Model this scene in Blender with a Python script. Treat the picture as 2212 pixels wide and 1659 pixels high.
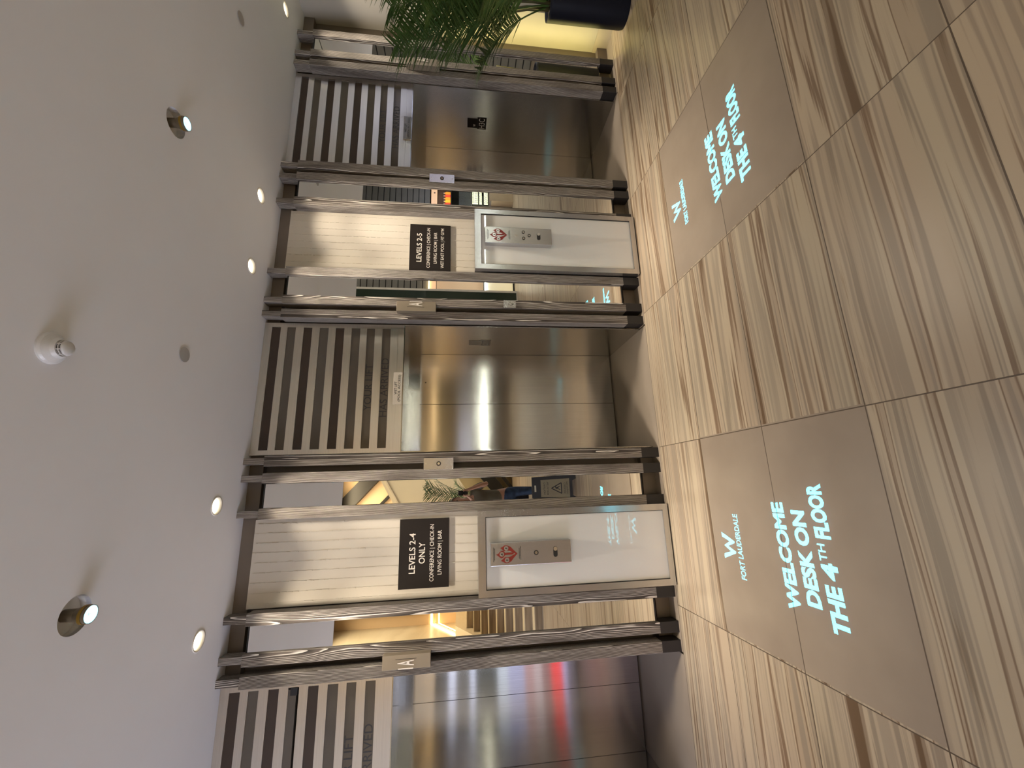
import bpy, bmesh, math, random
from mathutils import Vector, Matrix, geometry
random.seed(7)
for o in list(bpy.data.objects):
    bpy.data.objects.remove(o)
S = bpy.context.scene
COL = S.collection
PI = math.pi

# ------------------------------------------------------------------ camera
# The photograph was taken upright and stored turned a quarter turn, so the camera is rolled.
IMG_W, IMG_H = 2212, 1659
FPX, YAW, PITCH, ROLL, EYE = 880.81, 0.245388, 0.125927, 0.000878, 1.65
def camera_axes():
    cy, sy = math.cos(YAW), math.sin(YAW)
    f = Vector((sy * math.cos(PITCH), cy * math.cos(PITCH), -math.sin(PITCH)))
    r = Vector((cy, -sy, 0)); d = f.cross(r)
    c, s = math.cos(ROLL), math.sin(ROLL)
    return c * r + s * d, -s * r + c * d, f
cam_r, cam_d, cam_f = camera_axes()
cd = bpy.data.cameras.new('camera'); cam = bpy.data.objects.new('camera', cd); COL.objects.link(cam)
cd.sensor_fit = 'HORIZONTAL'; cd.sensor_width = 36.0; cd.lens = 36.0 * FPX / IMG_W
cd.clip_start = 0.02; cd.clip_end = 100
m = Matrix((cam_d, cam_r, -cam_f)).transposed().to_4x4()
m.translation = Vector((0, 0, EYE))
cam.matrix_world = m
S.camera = cam

# ------------------------------------------------------------------ view, world
S.view_settings.view_transform = 'Standard'
S.view_settings.look = 'None'
S.view_settings.gamma = 1
S.view_settings.use_curve_mapping = False
S.view_settings.exposure = 0.0
W = bpy.data.worlds.new('world'); S.world = W; W.use_nodes = True
W.node_tree.nodes['Background'].inputs[0].default_value = (0.9, 0.85, 0.8, 1)
W.node_tree.nodes['Background'].inputs[1].default_value = 0.02
S.cycles.max_bounces = 10
S.cycles.glossy_bounces = 6
S.cycles.diffuse_bounces = 5
S.cycles.caustics_reflective = False
S.cycles.caustics_refractive = False
S.cycles.sample_clamp_indirect = 8.0

# ------------------------------------------------------------------ lamps of the big hall (unseen ceiling lamps, entrance daylight, added fills)
def area(name, loc, rot, sx, sy, power, color, spread=180):
    l = bpy.data.lights.new(name, 'AREA'); l.shape = 'RECTANGLE'; l.size = sx; l.size_y = sy
    l.energy = power; l.color = color; l.spread = math.radians(spread)
    o = bpy.data.objects.new(name, l); COL.objects.link(o); o.location = loc; o.rotation_euler = rot
    return o
area('hall_ceiling_light', (3.0, -3.9, 5.15), (0, 0, 0), 8.0, 2.4, 110, (1.0, 0.90, 0.78), 95)
area('hall_stair_light', (-1.6, -5.2, 5.15), (0, 0, 0), 4.0, 2.2, 260, (1.0, 0.85, 0.60), 165)
area('hall_wall_fill', (0.6, -6.3, 5.0), (math.radians(-25), 0, 0), 3.5, 0.3, 60, (1.0, 0.80, 0.50))  # added fill that brightens the peach wall, no lamp known there
area('entrance_daylight', (-6.9, 0.4, 1.9), (0, math.radians(-90), 0), 2.6, 4.2, 300, (0.82, 0.86, 1.0))
area('corridor_fill_light', (9.4, 1.6, 1.9), (0, math.radians(90), 0), 2.4, 2.4, 30, (1.0, 0.93, 0.82))  # added fill from the right end to lift the ceiling

YF = 3.28           # front of the timber posts
# ------------------------------------------------------------------ node helper
class N:
    def __init__(s, name):
        s.m = bpy.data.materials.new(name); s.m.use_nodes = True
        s.t = s.m.node_tree; s.b = s.t.nodes['Principled BSDF']
    def add(s, typ, **kw):
        n = s.t.nodes.new(typ)
        for k, v in kw.items(): setattr(n, k, v)
        return n
    def val(s, sock, v):
        if hasattr(v, 'is_linked') or isinstance(v, bpy.types.NodeSocket): s.t.links.new(v, sock)
        else: sock.default_value = v
    def math(s, op, a, b=0.0, c=None, clamp=False):
        n = s.add('ShaderNodeMath', operation=op); n.use_clamp = clamp
        s.val(n.inputs[0], a); s.val(n.inputs[1], b)
        if c is not None: s.val(n.inputs[2], c)
        return n.outputs[0]
    def obj(s): return s.add('ShaderNodeTexCoord').outputs['Object']
    def sep(s, v):
        n = s.add('ShaderNodeSeparateXYZ'); s.val(n.inputs[0], v); return n.outputs
    def comb(s, x, y, z):
        n = s.add('ShaderNodeCombineXYZ'); s.val(n.inputs[0], x); s.val(n.inputs[1], y); s.val(n.inputs[2], z); return n.outputs[0]
    def noise(s, vec, scale=1.0, detail=2.0, rough=0.5, out='Fac'):
        n = s.add('ShaderNodeTexNoise'); s.val(n.inputs['Vector'], vec); n.inputs['Scale'].default_value = scale
        n.inputs['Detail'].default_value = detail; n.inputs['Roughness'].default_value = rough
        return n.outputs[out]
    def ramp(s, fac, stops, interp='LINEAR'):
        n = s.add('ShaderNodeValToRGB'); e = n.color_ramp.elements; n.color_ramp.interpolation = interp
        while len(e) < len(stops): e.new(0.5)
        for i, (p, c) in enumerate(stops):
            e[i].position = p; e[i].color = (*c, 1) if len(c) == 3 else c
        s.val(n.inputs[0], fac); return n.outputs[0]
    def mix(s, fac, a, b, mode='MIX'):
        n = s.add('ShaderNodeMix', data_type='RGBA', blend_type=mode)
        s.val(n.inputs[0], fac)
        for sock, v in ((n.inputs[6], a), (n.inputs[7], b)):
            if isinstance(v, tuple) and len(v) == 3: v = (*v, 1)
            s.val(sock, v)
        return n.outputs[2]
    def bump(s, h, strength=0.3, dist=0.01):
        n = s.add('ShaderNodeBump'); n.inputs['Strength'].default_value = strength; n.inputs['Distance'].default_value = dist
        s.val(n.inputs['Height'], h); s.t.links.new(n.outputs[0], s.b.inputs['Normal'])
    def set(s, **kw):
        for k, v in kw.items():
            if isinstance(v, tuple) and len(v) == 3: v = (*v, 1)
            s.val(s.b.inputs[k.replace('_', ' ')], v)
        return s.m

def plain(name, color, rough=0.5, metal=0.0, mottling=0.06, scale=6.0, coat=0.0, **kw):
    n = N(name)
    f = n.noise(n.obj(), scale, 3)
    dark = tuple(c * (1 - mottling) for c in color); light = tuple(min(1, c * (1 + mottling)) for c in color)
    c = n.ramp(f, [(0.3, dark), (0.7, light)])
    n.set(Base_Color=c, Roughness=rough, Metallic=metal)
    if coat: n.b.inputs['Coat Weight'].default_value = coat; n.b.inputs['Coat Roughness'].default_value = 0.0; n.b.inputs['Coat IOR'].default_value = 1.8
    for k, v in kw.items(): n.b.inputs[k].default_value = v
    return n.m

def glow(name, color, strength, base=(0.8, 0.8, 0.8)):
    n = N(name)
    f = n.noise(n.obj(), 40, 2)
    c = n.ramp(f, [(0.3, tuple(x * 0.9 for x in color)), (0.7, color)])
    n.set(Base_Color=base, Emission_Color=c, Emission_Strength=strength, Roughness=0.4)
    return n.m

def brushed(name, color, rough=0.2, aniso=0.85, wobble=0.05, metal=1.0, rot=0.0):
    n = N(name)
    p = n.obj(); x, y, z = n.sep(p)
    if rot: q = n.comb(n.math('MULTIPLY', x, 3), n.math('MULTIPLY', y, 3), n.math('MULTIPLY', z, 900))
    else: q = n.comb(n.math('MULTIPLY', x, 900), n.math('MULTIPLY', y, 900), n.math('MULTIPLY', z, 3))
    streak = n.noise(q, 1.0, 2)
    c = n.ramp(streak, [(0.3, tuple(q * 0.9 for q in color)), (0.7, tuple(min(1, q * 1.08) for q in color))])
    # brush direction: tangent lies along the wall, at right angles to z
    nrm = n.add('ShaderNodeNewGeometry').outputs['Normal']
    cr = n.add('ShaderNodeVectorMath', operation='CROSS_PRODUCT'); n.val(cr.inputs[0], nrm); cr.inputs[1].default_value = (0.01, 0.013, 1) if not rot else (1, 0.012, 0.01)
    n.t.links.new(cr.outputs[0], n.b.inputs['Tangent'])
    n.set(Base_Color=c, Roughness=rough, Metallic=metal, Anisotropic=aniso)
    n.b.inputs['Anisotropic Rotation'].default_value = 0.25 if ANISO_FLIP else 0.0
    n.bump(n.noise(n.comb(n.math('MULTIPLY', x, 1.0), n.math('MULTIPLY', y, 1.0), n.math('MULTIPLY', z, 1.6)), 2.2, 1), wobble, 0.01)
    return n.m
ANISO_FLIP = False

def limed_wood(name, dark, mid, light, freq=150.0):
    n = N(name)
    p = n.obj(); x, y, z = n.sep(p)
    rnd = n.add('ShaderNodeObjectInfo').outputs['Random']
    r2 = n.math('FRACT', n.math('MULTIPLY', rnd, 7.31))
    ox = n.math('MULTIPLY', n.math('SUBTRACT', rnd, 0.5), 0.30)
    oy = n.math('ADD', n.math('MULTIPLY', r2, 0.05), 0.062)
    oy = n.math('SUBTRACT', oy, YF + 0.05)
    zr = n.math('ADD', z, n.math('MULTIPLY', rnd, 37.0))
    wob = n.noise(n.comb(n.math('MULTIPLY', rnd, 19.0), 0.0, zr), 1.3, 2.0)
    wob2 = n.noise(n.comb(n.math('MULTIPLY', rnd, 47.0), 5.0, zr), 1.0, 2.0)
    amp = n.math('ADD', 0.02, n.math('MULTIPLY', r2, 0.06))
    xx = n.math('ADD', n.math('ADD', x, ox), n.math('MULTIPLY', n.math('SUBTRACT', wob, 0.5), n.math('MULTIPLY', amp, 0.6)))
    yy = n.math('ADD', n.math('ADD', y, oy), n.math('MULTIPLY', n.math('SUBTRACT', wob2, 0.5), amp))
    r = n.math('SQRT', n.math('ADD', n.math('MULTIPLY', xx, xx), n.math('MULTIPLY', yy, yy)))
    fine = n.noise(n.comb(n.math('MULTIPLY', x, 45), n.math('MULTIPLY', y, 45), n.math('MULTIPLY', zr, 3.2)), 1.0, 3)
    ph = n.math('ADD', n.math('MULTIPLY', r, freq), n.math('MULTIPLY', fine, 0.8))
    fr = n.math('FRACT', ph)
    patch = n.noise(n.comb(n.math('MULTIPLY', x, 14), n.math('MULTIPLY', y, 14), n.math('MULTIPLY', zr, 1.6)), 1.0, 2)
    g = n.math('MULTIPLY', fr, n.math('ADD', 0.50, n.math('MULTIPLY', patch, 0.95)))
    c = n.ramp(g, [(0.0, dark), (0.40, mid), (0.66, tuple(q * 1.2 for q in mid)), (0.84, light), (0.97, light), (1.0, tuple(q * 0.8 for q in mid))])
    grit = n.noise(n.comb(n.math('MULTIPLY', x, 420), n.math('MULTIPLY', y, 420), n.math('MULTIPLY', zr, 11)), 1.0, 2)
    c = n.mix(0.7, c, n.ramp(grit, [(0.25, (0.45, 0.45, 0.45)), (0.75, (1.35, 1.35, 1.35))]), 'MULTIPLY')
    n.set(Base_Color=c, Roughness=0.62)
    n.b.inputs['Specular IOR Level'].default_value = 0.3
    n.bump(n.math('ADD', g, n.math('MULTIPLY', grit, 0.4)), 0.5, 0.002)
    return n.m

def floor_stone():
    n = N('banded_stone_tiles')
    p = n.obj(); x, y, z = n.sep(p)
    gx = n.math('DIVIDE', n.math('ADD', x, 0.917 + 12.0), 1.199)
    gy = n.math('DIVIDE', n.math('SUBTRACT', y, 0.852 - 12.0), 0.6003)
    ix = n.math('FLOOR', gx); iy = n.math('FLOOR', gy)
    wn = n.add('ShaderNodeTexWhiteNoise', noise_dimensions='2D'); n.val(wn.inputs['Vector'], n.comb(ix, iy, 0.0))
    rnd = wn.outputs['Value']
    ro = n.math('MULTIPLY', rnd, 41.0)
    warp = n.noise(n.comb(n.math('ADD', n.math('MULTIPLY', x, 0.75), ro), n.math('MULTIPLY', y, 2.2), ro), 1.0, 2.0)
    ys = n.math('ADD', y, n.math('MULTIPLY', n.math('SUBTRACT', warp, 0.5), 0.065))
    b1 = n.noise(n.comb(n.math('MULTIPLY', x, 0.16), n.math('MULTIPLY', ys, 8.0), ro), 1.0, 1.5, 0.5)
    b2 = n.noise(n.comb(n.math('MULTIPLY', x, 0.30), n.math('MULTIPLY', ys, 44.0), ro), 1.0, 3.0, 0.6)
    f = n.math('ADD', n.math('MULTIPLY', b1, 0.88), n.math('MULTIPLY', b2, 0.12))
    pal = [(0.12, 0.076, 0.043), (0.223, 0.168, 0.116), (0.376, 0.306, 0.22), (0.242, 0.197, 0.146), (0.358, 0.291, 0.211), (0.29, 0.237, 0.177), (0.394, 0.324, 0.233), (0.175, 0.12, 0.077), (0.345, 0.274, 0.196), (0.26, 0.212, 0.159), (0.382, 0.316, 0.23)]
    pos = [0.0, 0.335, 0.375, 0.415, 0.450, 0.485, 0.515, 0.555, 0.580, 0.615, 0.660]
    stops = []
    for q in range(len(pal)):                        # flat bands with short soft edges
        if q: stops.append((pos[q] + 0.006, pal[q]))
        if q < len(pal) - 1: stops.append((pos[q + 1] - 0.008, pal[q]))
    c = n.ramp(f, stops)
    b3 = n.noise(n.comb(n.math('MULTIPLY', x, 1.1), n.math('MULTIPLY', ys, 30.0), n.math('ADD', ro, 7.0)), 1.0, 4.0, 0.65)
    vein = n.ramp(b3, [(0.30, (0.55, 0.47, 0.40)), (0.37, (1, 1, 1))])
    c = n.mix(0.6, c, vein, 'MULTIPLY')
    tint = n.noise(n.comb(ro, n.math('MULTIPLY', y, 5.0), n.math('MULTIPLY', x, 0.3)), 1.0, 1.0)
    c = n.mix(0.22, c, n.ramp(tint, [(0.35, (1.04, 0.95, 0.92)), (0.65, (0.94, 0.98, 0.94))]), 'MULTIPLY')
    # plain inset tiles under the light writing
    def between(v, a, b):
        return n.math('MULTIPLY', n.math('GREATER_THAN', v, a), n.math('LESS_THAN', v, b))
    colm = n.math('ADD', between(x, -0.917, 0.282), between(x, 1.481, 2.68), clamp=True)
    plainm = n.math('MULTIPLY', colm, between(y, 1.4525, 2.653))
    cloud = n.noise(n.comb(n.math('ADD', x, ro), y, 3.0), 3.5, 3)
    pc = n.ramp(cloud, [(0.3, (0.240, 0.192, 0.147)), (0.7, (0.280, 0.227, 0.175))])
    c = n.mix(plainm, c, pc)
    ex = n.math('ABSOLUTE', n.math('SUBTRACT', n.math('FRACT', n.math('ADD', gx, 0.5)), 0.5))
    ey = n.math('ABSOLUTE', n.math('SUBTRACT', n.math('FRACT', n.math('ADD', gy, 0.5)), 0.5))
    gr = n.math('MAXIMUM', n.math('LESS_THAN', ex, 0.0021), n.math('LESS_THAN', ey, 0.0042))
    c = n.mix(gr, c, (0.085, 0.062, 0.042))
    # the odd chip
    n.set(Base_Color=c, Roughness=n.math('ADD', 0.27, n.math('MULTIPLY', b2, 0.12)))
    n.b.inputs['Specular IOR Level'].default_value = 0.42
    n.bump(n.math('SUBTRACT', 1.0, gr), 0.3, 0.002)
    return n.m

def marble(name, a, b, scale=1.0):
    n = N(name)
    x, y, z = n.sep(n.obj())
    d = n.math('ADD', n.math('MULTIPLY', x, 1.6 * scale), n.math('MULTIPLY', z, 1.2 * scale))
    w = n.noise(n.obj(), 0.8, 3)
    f = n.noise(n.comb(n.math('ADD', d, w), 0.0, n.math('MULTIPLY', z, 0.1)), 2.0, 4)
    n.set(Base_Color=n.ramp(f, [(0.35, a), (0.6, b)]), Roughness=0.35)
    return n.m

M_wood = limed_wood('limed_timber', (0.034, 0.027, 0.022), (0.098, 0.080, 0.066), (0.66, 0.605, 0.535))
M_woodfoot = plain('blackened_steel', (0.012, 0.010, 0.010), 0.45)
M_rail = plain('bronzed_rail', (0.150, 0.120, 0.092), 0.35, 0.0, 0.12, 3.0)
M_black = plain('black_reveal', (0.006, 0.005, 0.005), 0.6)
M_taupe = plain('taupe_backing', (0.135, 0.108, 0.080), 0.45, 0.0, 0.08, 3)
M_steel = brushed('brushed_steel', (0.52, 0.50, 0.47), 0.165, 1.0, 0.03)
M_steel_head = brushed('brushed_header_steel', (0.66, 0.62, 0.56), 0.30, 0.8, 0.02, rot=1.0)
M_steel_frame = brushed('satin_steel_frame', (0.55, 0.55, 0.565), 0.24, 0.6, 0.03)
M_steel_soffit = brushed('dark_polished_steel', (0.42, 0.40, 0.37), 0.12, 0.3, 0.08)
M_steel_plate = brushed('satin_steel_plate', (0.58, 0.57, 0.57), 0.26, 0.7, 0.02)
M_gap = plain('door_gap_black', (0.01, 0.009, 0.008), 0.7)
M_strip_brown = plain('brown_smoked_glass', (0.045, 0.030, 0.021), 0.2, 0.0, 0.1, 3)
M_strip_grey = plain('grey_smoked_glass', (0.095, 0.080, 0.062), 0.16, 0.0, 0.1, 3)
M_letter_black = plain('black_lettering', (0.010, 0.009, 0.008), 0.5)
M_letter_white = plain('white_lettering', (0.72, 0.66, 0.58), 0.5)
M_sign_dark = plain('dark_brown_sign', (0.016, 0.012, 0.010), 0.6, 0.0, 0.1, 4)
M_sign_dark.node_tree.nodes['Principled BSDF'].inputs['Specular IOR Level'].default_value = 0.15
M_board = plain('white_ridged_panel', (0.54, 0.49, 0.41), 0.5, 0.0, 0.04, 3)
M_glasswhite = plain('white_back_painted_glass', (0.655, 0.655, 0.635), 0.5, 0.0, 0.02, 2, coat=1.0)
M_notice = plain('notice_plate_cream', (0.66, 0.60, 0.49), 0.5, 0.0, 0.03)
M_notice_dark = plain('notice_plate_steel', (0.26, 0.25, 0.23), 0.25, 0.6, 0.03)
M_ceiling = plain('ceiling_paint', (0.80, 0.80, 0.84), 0.9, 0.0, 0.015, 2)
M_ceilwhite = plain('ceiling_device_white', (0.56, 0.545, 0.53), 0.35, 0.0, 0.02, 8)
M_disc = plain('ceiling_disc_grey', (0.40, 0.375, 0.36), 0.7, 0.0, 0.02, 8)
M_wallright = plain('right_wall_paint', (0.44, 0.405, 0.345), 0.7, 0.0, 0.03, 4)
M_base_stone = plain('wall_base_stone', (0.46, 0.40, 0.31), 0.5, 0.0, 0.06, 5)
M_recess = plain('plain_threshold_stone', (0.27, 0.222, 0.175), 0.4, 0.0, 0.06, 3)
M_floor = floor_stone()
M_mirror = N('mirror_glass').set(Base_Color=(0.90, 0.89, 0.86), Metallic=1.0, Roughness=0.0)
M_red = plain('red_enamel', (0.20, 0.016, 0.010), 0.4, 0.0, 0.1, 50)
M_chrome = plain('chrome', (0.75, 0.72, 0.68), 0.12, 1.0, 0.02, 30)
M_down = glow('downlight_lens', (1.0, 0.93, 0.70), 9.0)
M_downcone = plain('downlight_cone', (0.75, 0.70, 0.62), 0.4)
M_gobo = glow('projector_lens', (0.30, 0.78, 1.0), 2.6)
M_lampbody = plain('projector_body', (0.15, 0.12, 0.08), 0.35, 0.3)
M_brass = plain('dichroic_amber', (0.25, 0.15, 0.02), 0.3, 0.6)
M_can = plain('recess_can', (0.75, 0.73, 0.70), 0.8)
M_led = glow('yellow_led', (1.0, 0.84, 0.26), 55.0)
M_pot = plain('navy_black_pot', (0.006, 0.007, 0.013), 0.5, 0.0, 0.1, 5)
M_pot.node_tree.nodes['Principled BSDF'].inputs['Specular IOR Level'].default_value = 0.15
M_soil = plain('dark_soil', (0.02, 0.014, 0.009), 0.9, 0.0, 0.4, 60)
def leaf_mat():
    n = N('palm_leaf')
    r = n.add('ShaderNodeObjectInfo').outputs['Random']
    f = n.noise(n.obj(), 9, 2)
    g = n.math('ADD', n.math('MULTIPLY', r, 0.35), n.math('MULTIPLY', f, 0.65))
    n.set(Base_Color=n.ramp(g, [(0.25, (0.022, 0.050, 0.010)), (0.6, (0.050, 0.105, 0.020)), (0.8, (0.10, 0.155, 0.035))]), Roughness=0.45)
    n.b.inputs['Transmission Weight'].default_value = 0.0
    return n.m
M_leaf = leaf_mat()
M_stem = plain('palm_stem', (0.055, 0.050, 0.018), 0.55, 0.0, 0.3, 12)
# the hall behind the camera
M_hallwall = marble('hall_wall_stone', (0.60, 0.50, 0.34), (0.70, 0.60, 0.43))
M_peach = plain('peach_plaster', (0.66, 0.48, 0.29), 0.7, 0.0, 0.03, 2)
M_olive = plain('olive_plaster', (0.34, 0.28, 0.16), 0.7, 0.0, 0.05, 2)
M_band = plain('cream_stringer', (0.74, 0.63, 0.42), 0.6, 0.0, 0.03, 2)
M_beam = plain('dark_steel_brace', (0.012, 0.010, 0.008), 0.5, 0.0, 0.1, 4)
M_louver = plain('grey_green_louver', (0.175, 0.170, 0.145), 0.55, 0.0, 0.08, 3)
M_louver_back = plain('louver_shadow_gap', (0.02, 0.02, 0.017), 0.8)
M_shopglass = plain('dark_green_glass', (0.020, 0.032, 0.020), 0.05, 0.0, 0.1, 2)
M_whiteframe = plain('white_frame', (0.62, 0.58, 0.48), 0.5)
M_fascia = glow('peach_fascia_glow', (1.0, 0.60, 0.34), 0.8, (0.5, 0.35, 0.22))  # own glow stands in for light falling on the fascia
M_cove = glow('cove_led', (1.0, 0.72, 0.36), 9.0)
M_tube = glow('white_led_tube', (0.95, 1.0, 0.86), 60.0)
M_tube_dim = glow('white_led_tube_dim', (0.95, 1.0, 0.9), 12.0)
M_menu = glow('lit_menu', (0.95, 1.0, 0.62), 1.1)
M_mural = plain('dark_mural', (0.02, 0.017, 0.014), 0.6, 0.0, 0.5, 5)
M_pinkflower = plain('pink_flower_paint', (0.55, 0.34, 0.25), 0.7)
M_counter = plain('shop_counter_wood', (0.20, 0.15, 0.11), 0.5, 0.0, 0.2, 4)
M_card = plain('cardboard', (0.30, 0.22, 0.14), 0.8)
M_shelf_lit = glow('yellow_shelf_glow', (1.0, 0.78, 0.33), 0.5)  # light on the shelf is put into the case's own emission
def juice(nm, c): return glow(nm, c, 0.75, c)  # emission puts light into the juice colour
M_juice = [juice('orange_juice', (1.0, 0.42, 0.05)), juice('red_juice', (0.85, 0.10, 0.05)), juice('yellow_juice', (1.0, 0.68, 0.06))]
M_cap = plain('white_bottle_cap', (0.8, 0.78, 0.74), 0.4)
def clear(name, c):
    n = N(name); n.set(Base_Color=n.ramp(n.noise(n.obj(), 3, 1), [(0.3, c), (0.7, c)]), Roughness=0.03)
    n.b.inputs['Transmission Weight'].default_value = 0.9
    n.b.inputs['IOR'].default_value = 1.1
    return n.m
M_clear = clear('display_glass', (0.85, 0.9, 0.9))
M_screen_bands = None
def screen():
    n = N('guessed_screen_bands')  # colour bands made up for the added screen
    x, y, z = n.sep(n.obj())
    f = n.math('DIVIDE', z, 1.9)
    k = (0, 0, 0)
    c = n.ramp(f, [(0.0, (0.10, 0.09, 0.12)), (0.08, (0.35, 0.36, 0.60)), (0.12, (0.85, 0.06, 0.07)), (0.20, (0.25, 0.14, 0.15)),
                   (0.27, (0.5, 0.42, 0.46)), (0.33, (0.45, 0.28, 0.30)), (0.40, (0.40, 0.42, 0.65)), (0.52, (0.55, 0.62, 0.75)),
                   (0.60, (0.05, 0.06, 0.06)), (0.76, (0.65, 0.72, 0.95)), (0.80, (0.10, 0.10, 0.10)), (0.90, (0.7, 0.76, 1.0)), (0.95, (0.06, 0.06, 0.06))], 'CONSTANT')
    n.set(Base_Color=(0.02, 0.02, 0.02), Emission_Color=c, Emission_Strength=2.4, Roughness=0.2)
    return n.m
M_screen = screen()
M_daypane = glow('daylit_glass', (0.60, 0.66, 1.0), 2.6)
M_jeans = plain('blue_denim', (0.035, 0.062, 0.12), 0.85, 0.0, 0.35, 14)
M_shirt = plain('olive_tee', (0.15, 0.135, 0.10), 0.9, 0.0, 0.12, 8)
M_skin = plain('skin', (0.50, 0.27, 0.18), 0.5, 0.0, 0.05, 20)
M_hair = plain('grey_hair', (0.30, 0.27, 0.23), 0.6, 0.0, 0.3, 60)
M_shoe = plain('dark_shoe', (0.03, 0.03, 0.032), 0.6)
M_phone = plain('black_phone', (0.008, 0.008, 0.009), 0.25)
M_navy = plain('navy_plastic', (0.012, 0.016, 0.030), 0.4, 0.0, 0.1, 6)
M_signface = plain('grey_sign_face', (0.30, 0.265, 0.19), 0.5)
M_hallceil = plain('hall_ceiling', (0.30, 0.28, 0.24), 0.9)
M_stairwood = N('stair_planks')
def stair_mat():
    n = M_stairwood
    x, y, z = n.sep(n.obj())
    f = n.noise(n.comb(n.math('MULTIPLY', x, 1.0), n.math('MULTIPLY', y, 12), n.math('MULTIPLY', z, 14)), 1.0, 3)
    n.set(Base_Color=n.ramp(f, [(0.3, (0.15, 0.105, 0.06)), (0.5, (0.25, 0.18, 0.105)), (0.7, (0.33, 0.25, 0.155))]), Roughness=0.45)
    return n.m
M_stair = stair_mat()
M_nosing = plain('pale_tread_nosing', (0.55, 0.45, 0.29), 0.45)

# ------------------------------------------------------------------ mesh helpers
def box(bm, x0, x1, y0, y1, z0, z1, bev=0.0):
    vs = [bm.verts.new((x, y, z)) for x in (x0, x1) for y in (y0, y1) for z in (z0, z1)]
    idx = [(0, 1, 3, 2), (4, 6, 7, 5), (0, 4, 5, 1), (2, 3, 7, 6), (0, 2, 6, 4), (1, 5, 7, 3)]
    fs = [bm.faces.new([vs[i] for i in f]) for f in idx]
    if bev:
        es = {e for f in fs for e in f.edges}
        bmesh.ops.bevel(bm, geom=list(es), offset=bev, segments=2, affect='EDGES', profile=0.5)
def lathe(bm, prof, seg=32, c=(0, 0, 0), axis='Z', caps=True):
    rings = []
    for r, h in prof:
        ring = []
        for i in range(seg):
            a = 2 * PI * i / seg
            p = (r * math.cos(a), r * math.sin(a), h)
            if axis == 'Y': p = (p[0], p[2], p[1])
            elif axis == 'X': p = (p[2], p[0], p[1])
            ring.append(bm.verts.new((p[0] + c[0], p[1] + c[1], p[2] + c[2])))
        rings.append(ring)
    for a, b in zip(rings, rings[1:]):
        for i in range(seg):
            j = (i + 1) % seg
            bm.faces.new((a[i], a[j], b[j], b[i]))
    if caps:
        bm.faces.new(rings[0][::-1]); bm.faces.new(rings[-1])
def tube(bm, pts, rad, seg=8):
    rings = []
    pts = [Vector(p) for p in pts]
    for k, p in enumerate(pts):
        t = (pts[min(k + 1, len(pts) - 1)] - pts[max(k - 1, 0)]).normalized()
        u = t.cross(Vector((0.31, 0.17, 0.93))).normalized(); v = t.cross(u)
        r = rad(k / (len(pts) - 1)) if callable(rad) else rad
        rings.append([bm.verts.new(p + r * (math.cos(2 * PI * i / seg) * u + math.sin(2 * PI * i / seg) * v)) for i in range(seg)])
    for a, b in zip(rings, rings[1:]):
        for i in range(seg):
            bm.faces.new((a[i], a[(i + 1) % seg], b[(i + 1) % seg], b[i]))
    bm.faces.new(rings[0][::-1]); bm.faces.new(rings[-1])
def prism(bm, poly, y0, y1, plane='XZ'):
    def P(a, b, d): return (a, d, b) if plane == 'XZ' else ((d, a, b) if plane == 'YZ' else (a, b, d))
    f = [bm.verts.new(P(a, b, y0)) for a, b in poly]; g = [bm.verts.new(P(a, b, y1)) for a, b in poly]
    bm.faces.new(f); bm.faces.new(g[::-1])
    n = len(poly)
    for i in range(n):
        bm.faces.new((f[i], g[i], g[(i + 1) % n], f[(i + 1) % n]))
def new_bm(): return bmesh.new()
def obj(name, bm, mat, parent=None, loc=(0, 0, 0), smooth=False):
    me = bpy.data.meshes.new(name)
    bmesh.ops.recalc_face_normals(bm, faces=bm.faces[:])
    bm.to_mesh(me); bm.free()
    mats = mat if isinstance(mat, (list, tuple)) else [mat]
    for q in mats: me.materials.append(q)
    if smooth:
        for p in me.polygons: p.use_smooth = True
    o = bpy.data.objects.new(name, me); COL.objects.link(o)
    o.location = loc
    if parent: o.parent = parent
    return o
def bobj(name, mat, parent, *boxes, bev=0.0, loc=(0, 0, 0)):
    bm = new_bm()
    for b in boxes: box(bm, *b, bev=bev)
    return obj(name, bm, mat, parent, loc)
def thing(name, label, cat, loc=(0, 0, 0), group=None, rotz=0):
    o = bpy.data.objects.new(name, None); COL.objects.link(o); o.location = loc; o.rotation_euler = (0, 0, rotz)
    o.empty_display_size = 0.1
    o['label'] = label; o['category'] = cat
    if group: o['group'] = group
    return o
def tag(o, label, cat, group=None):
    o['label'] = label; o['category'] = cat
    if group: o['group'] = group
    return o
def struct(o):
    o['kind'] = 'structure'; return o
def dup(root, loc, label, group=None):
    r = root.copy(); COL.objects.link(r); r.location = loc; r['label'] = label
    if group: r['group'] = group
    for ch in list(root.children):
        c = ch.copy(); COL.objects.link(c); c.parent = r
        for g in list(ch.children):
            d = g.copy(); COL.objects.link(d); d.parent = c
    return r

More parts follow.
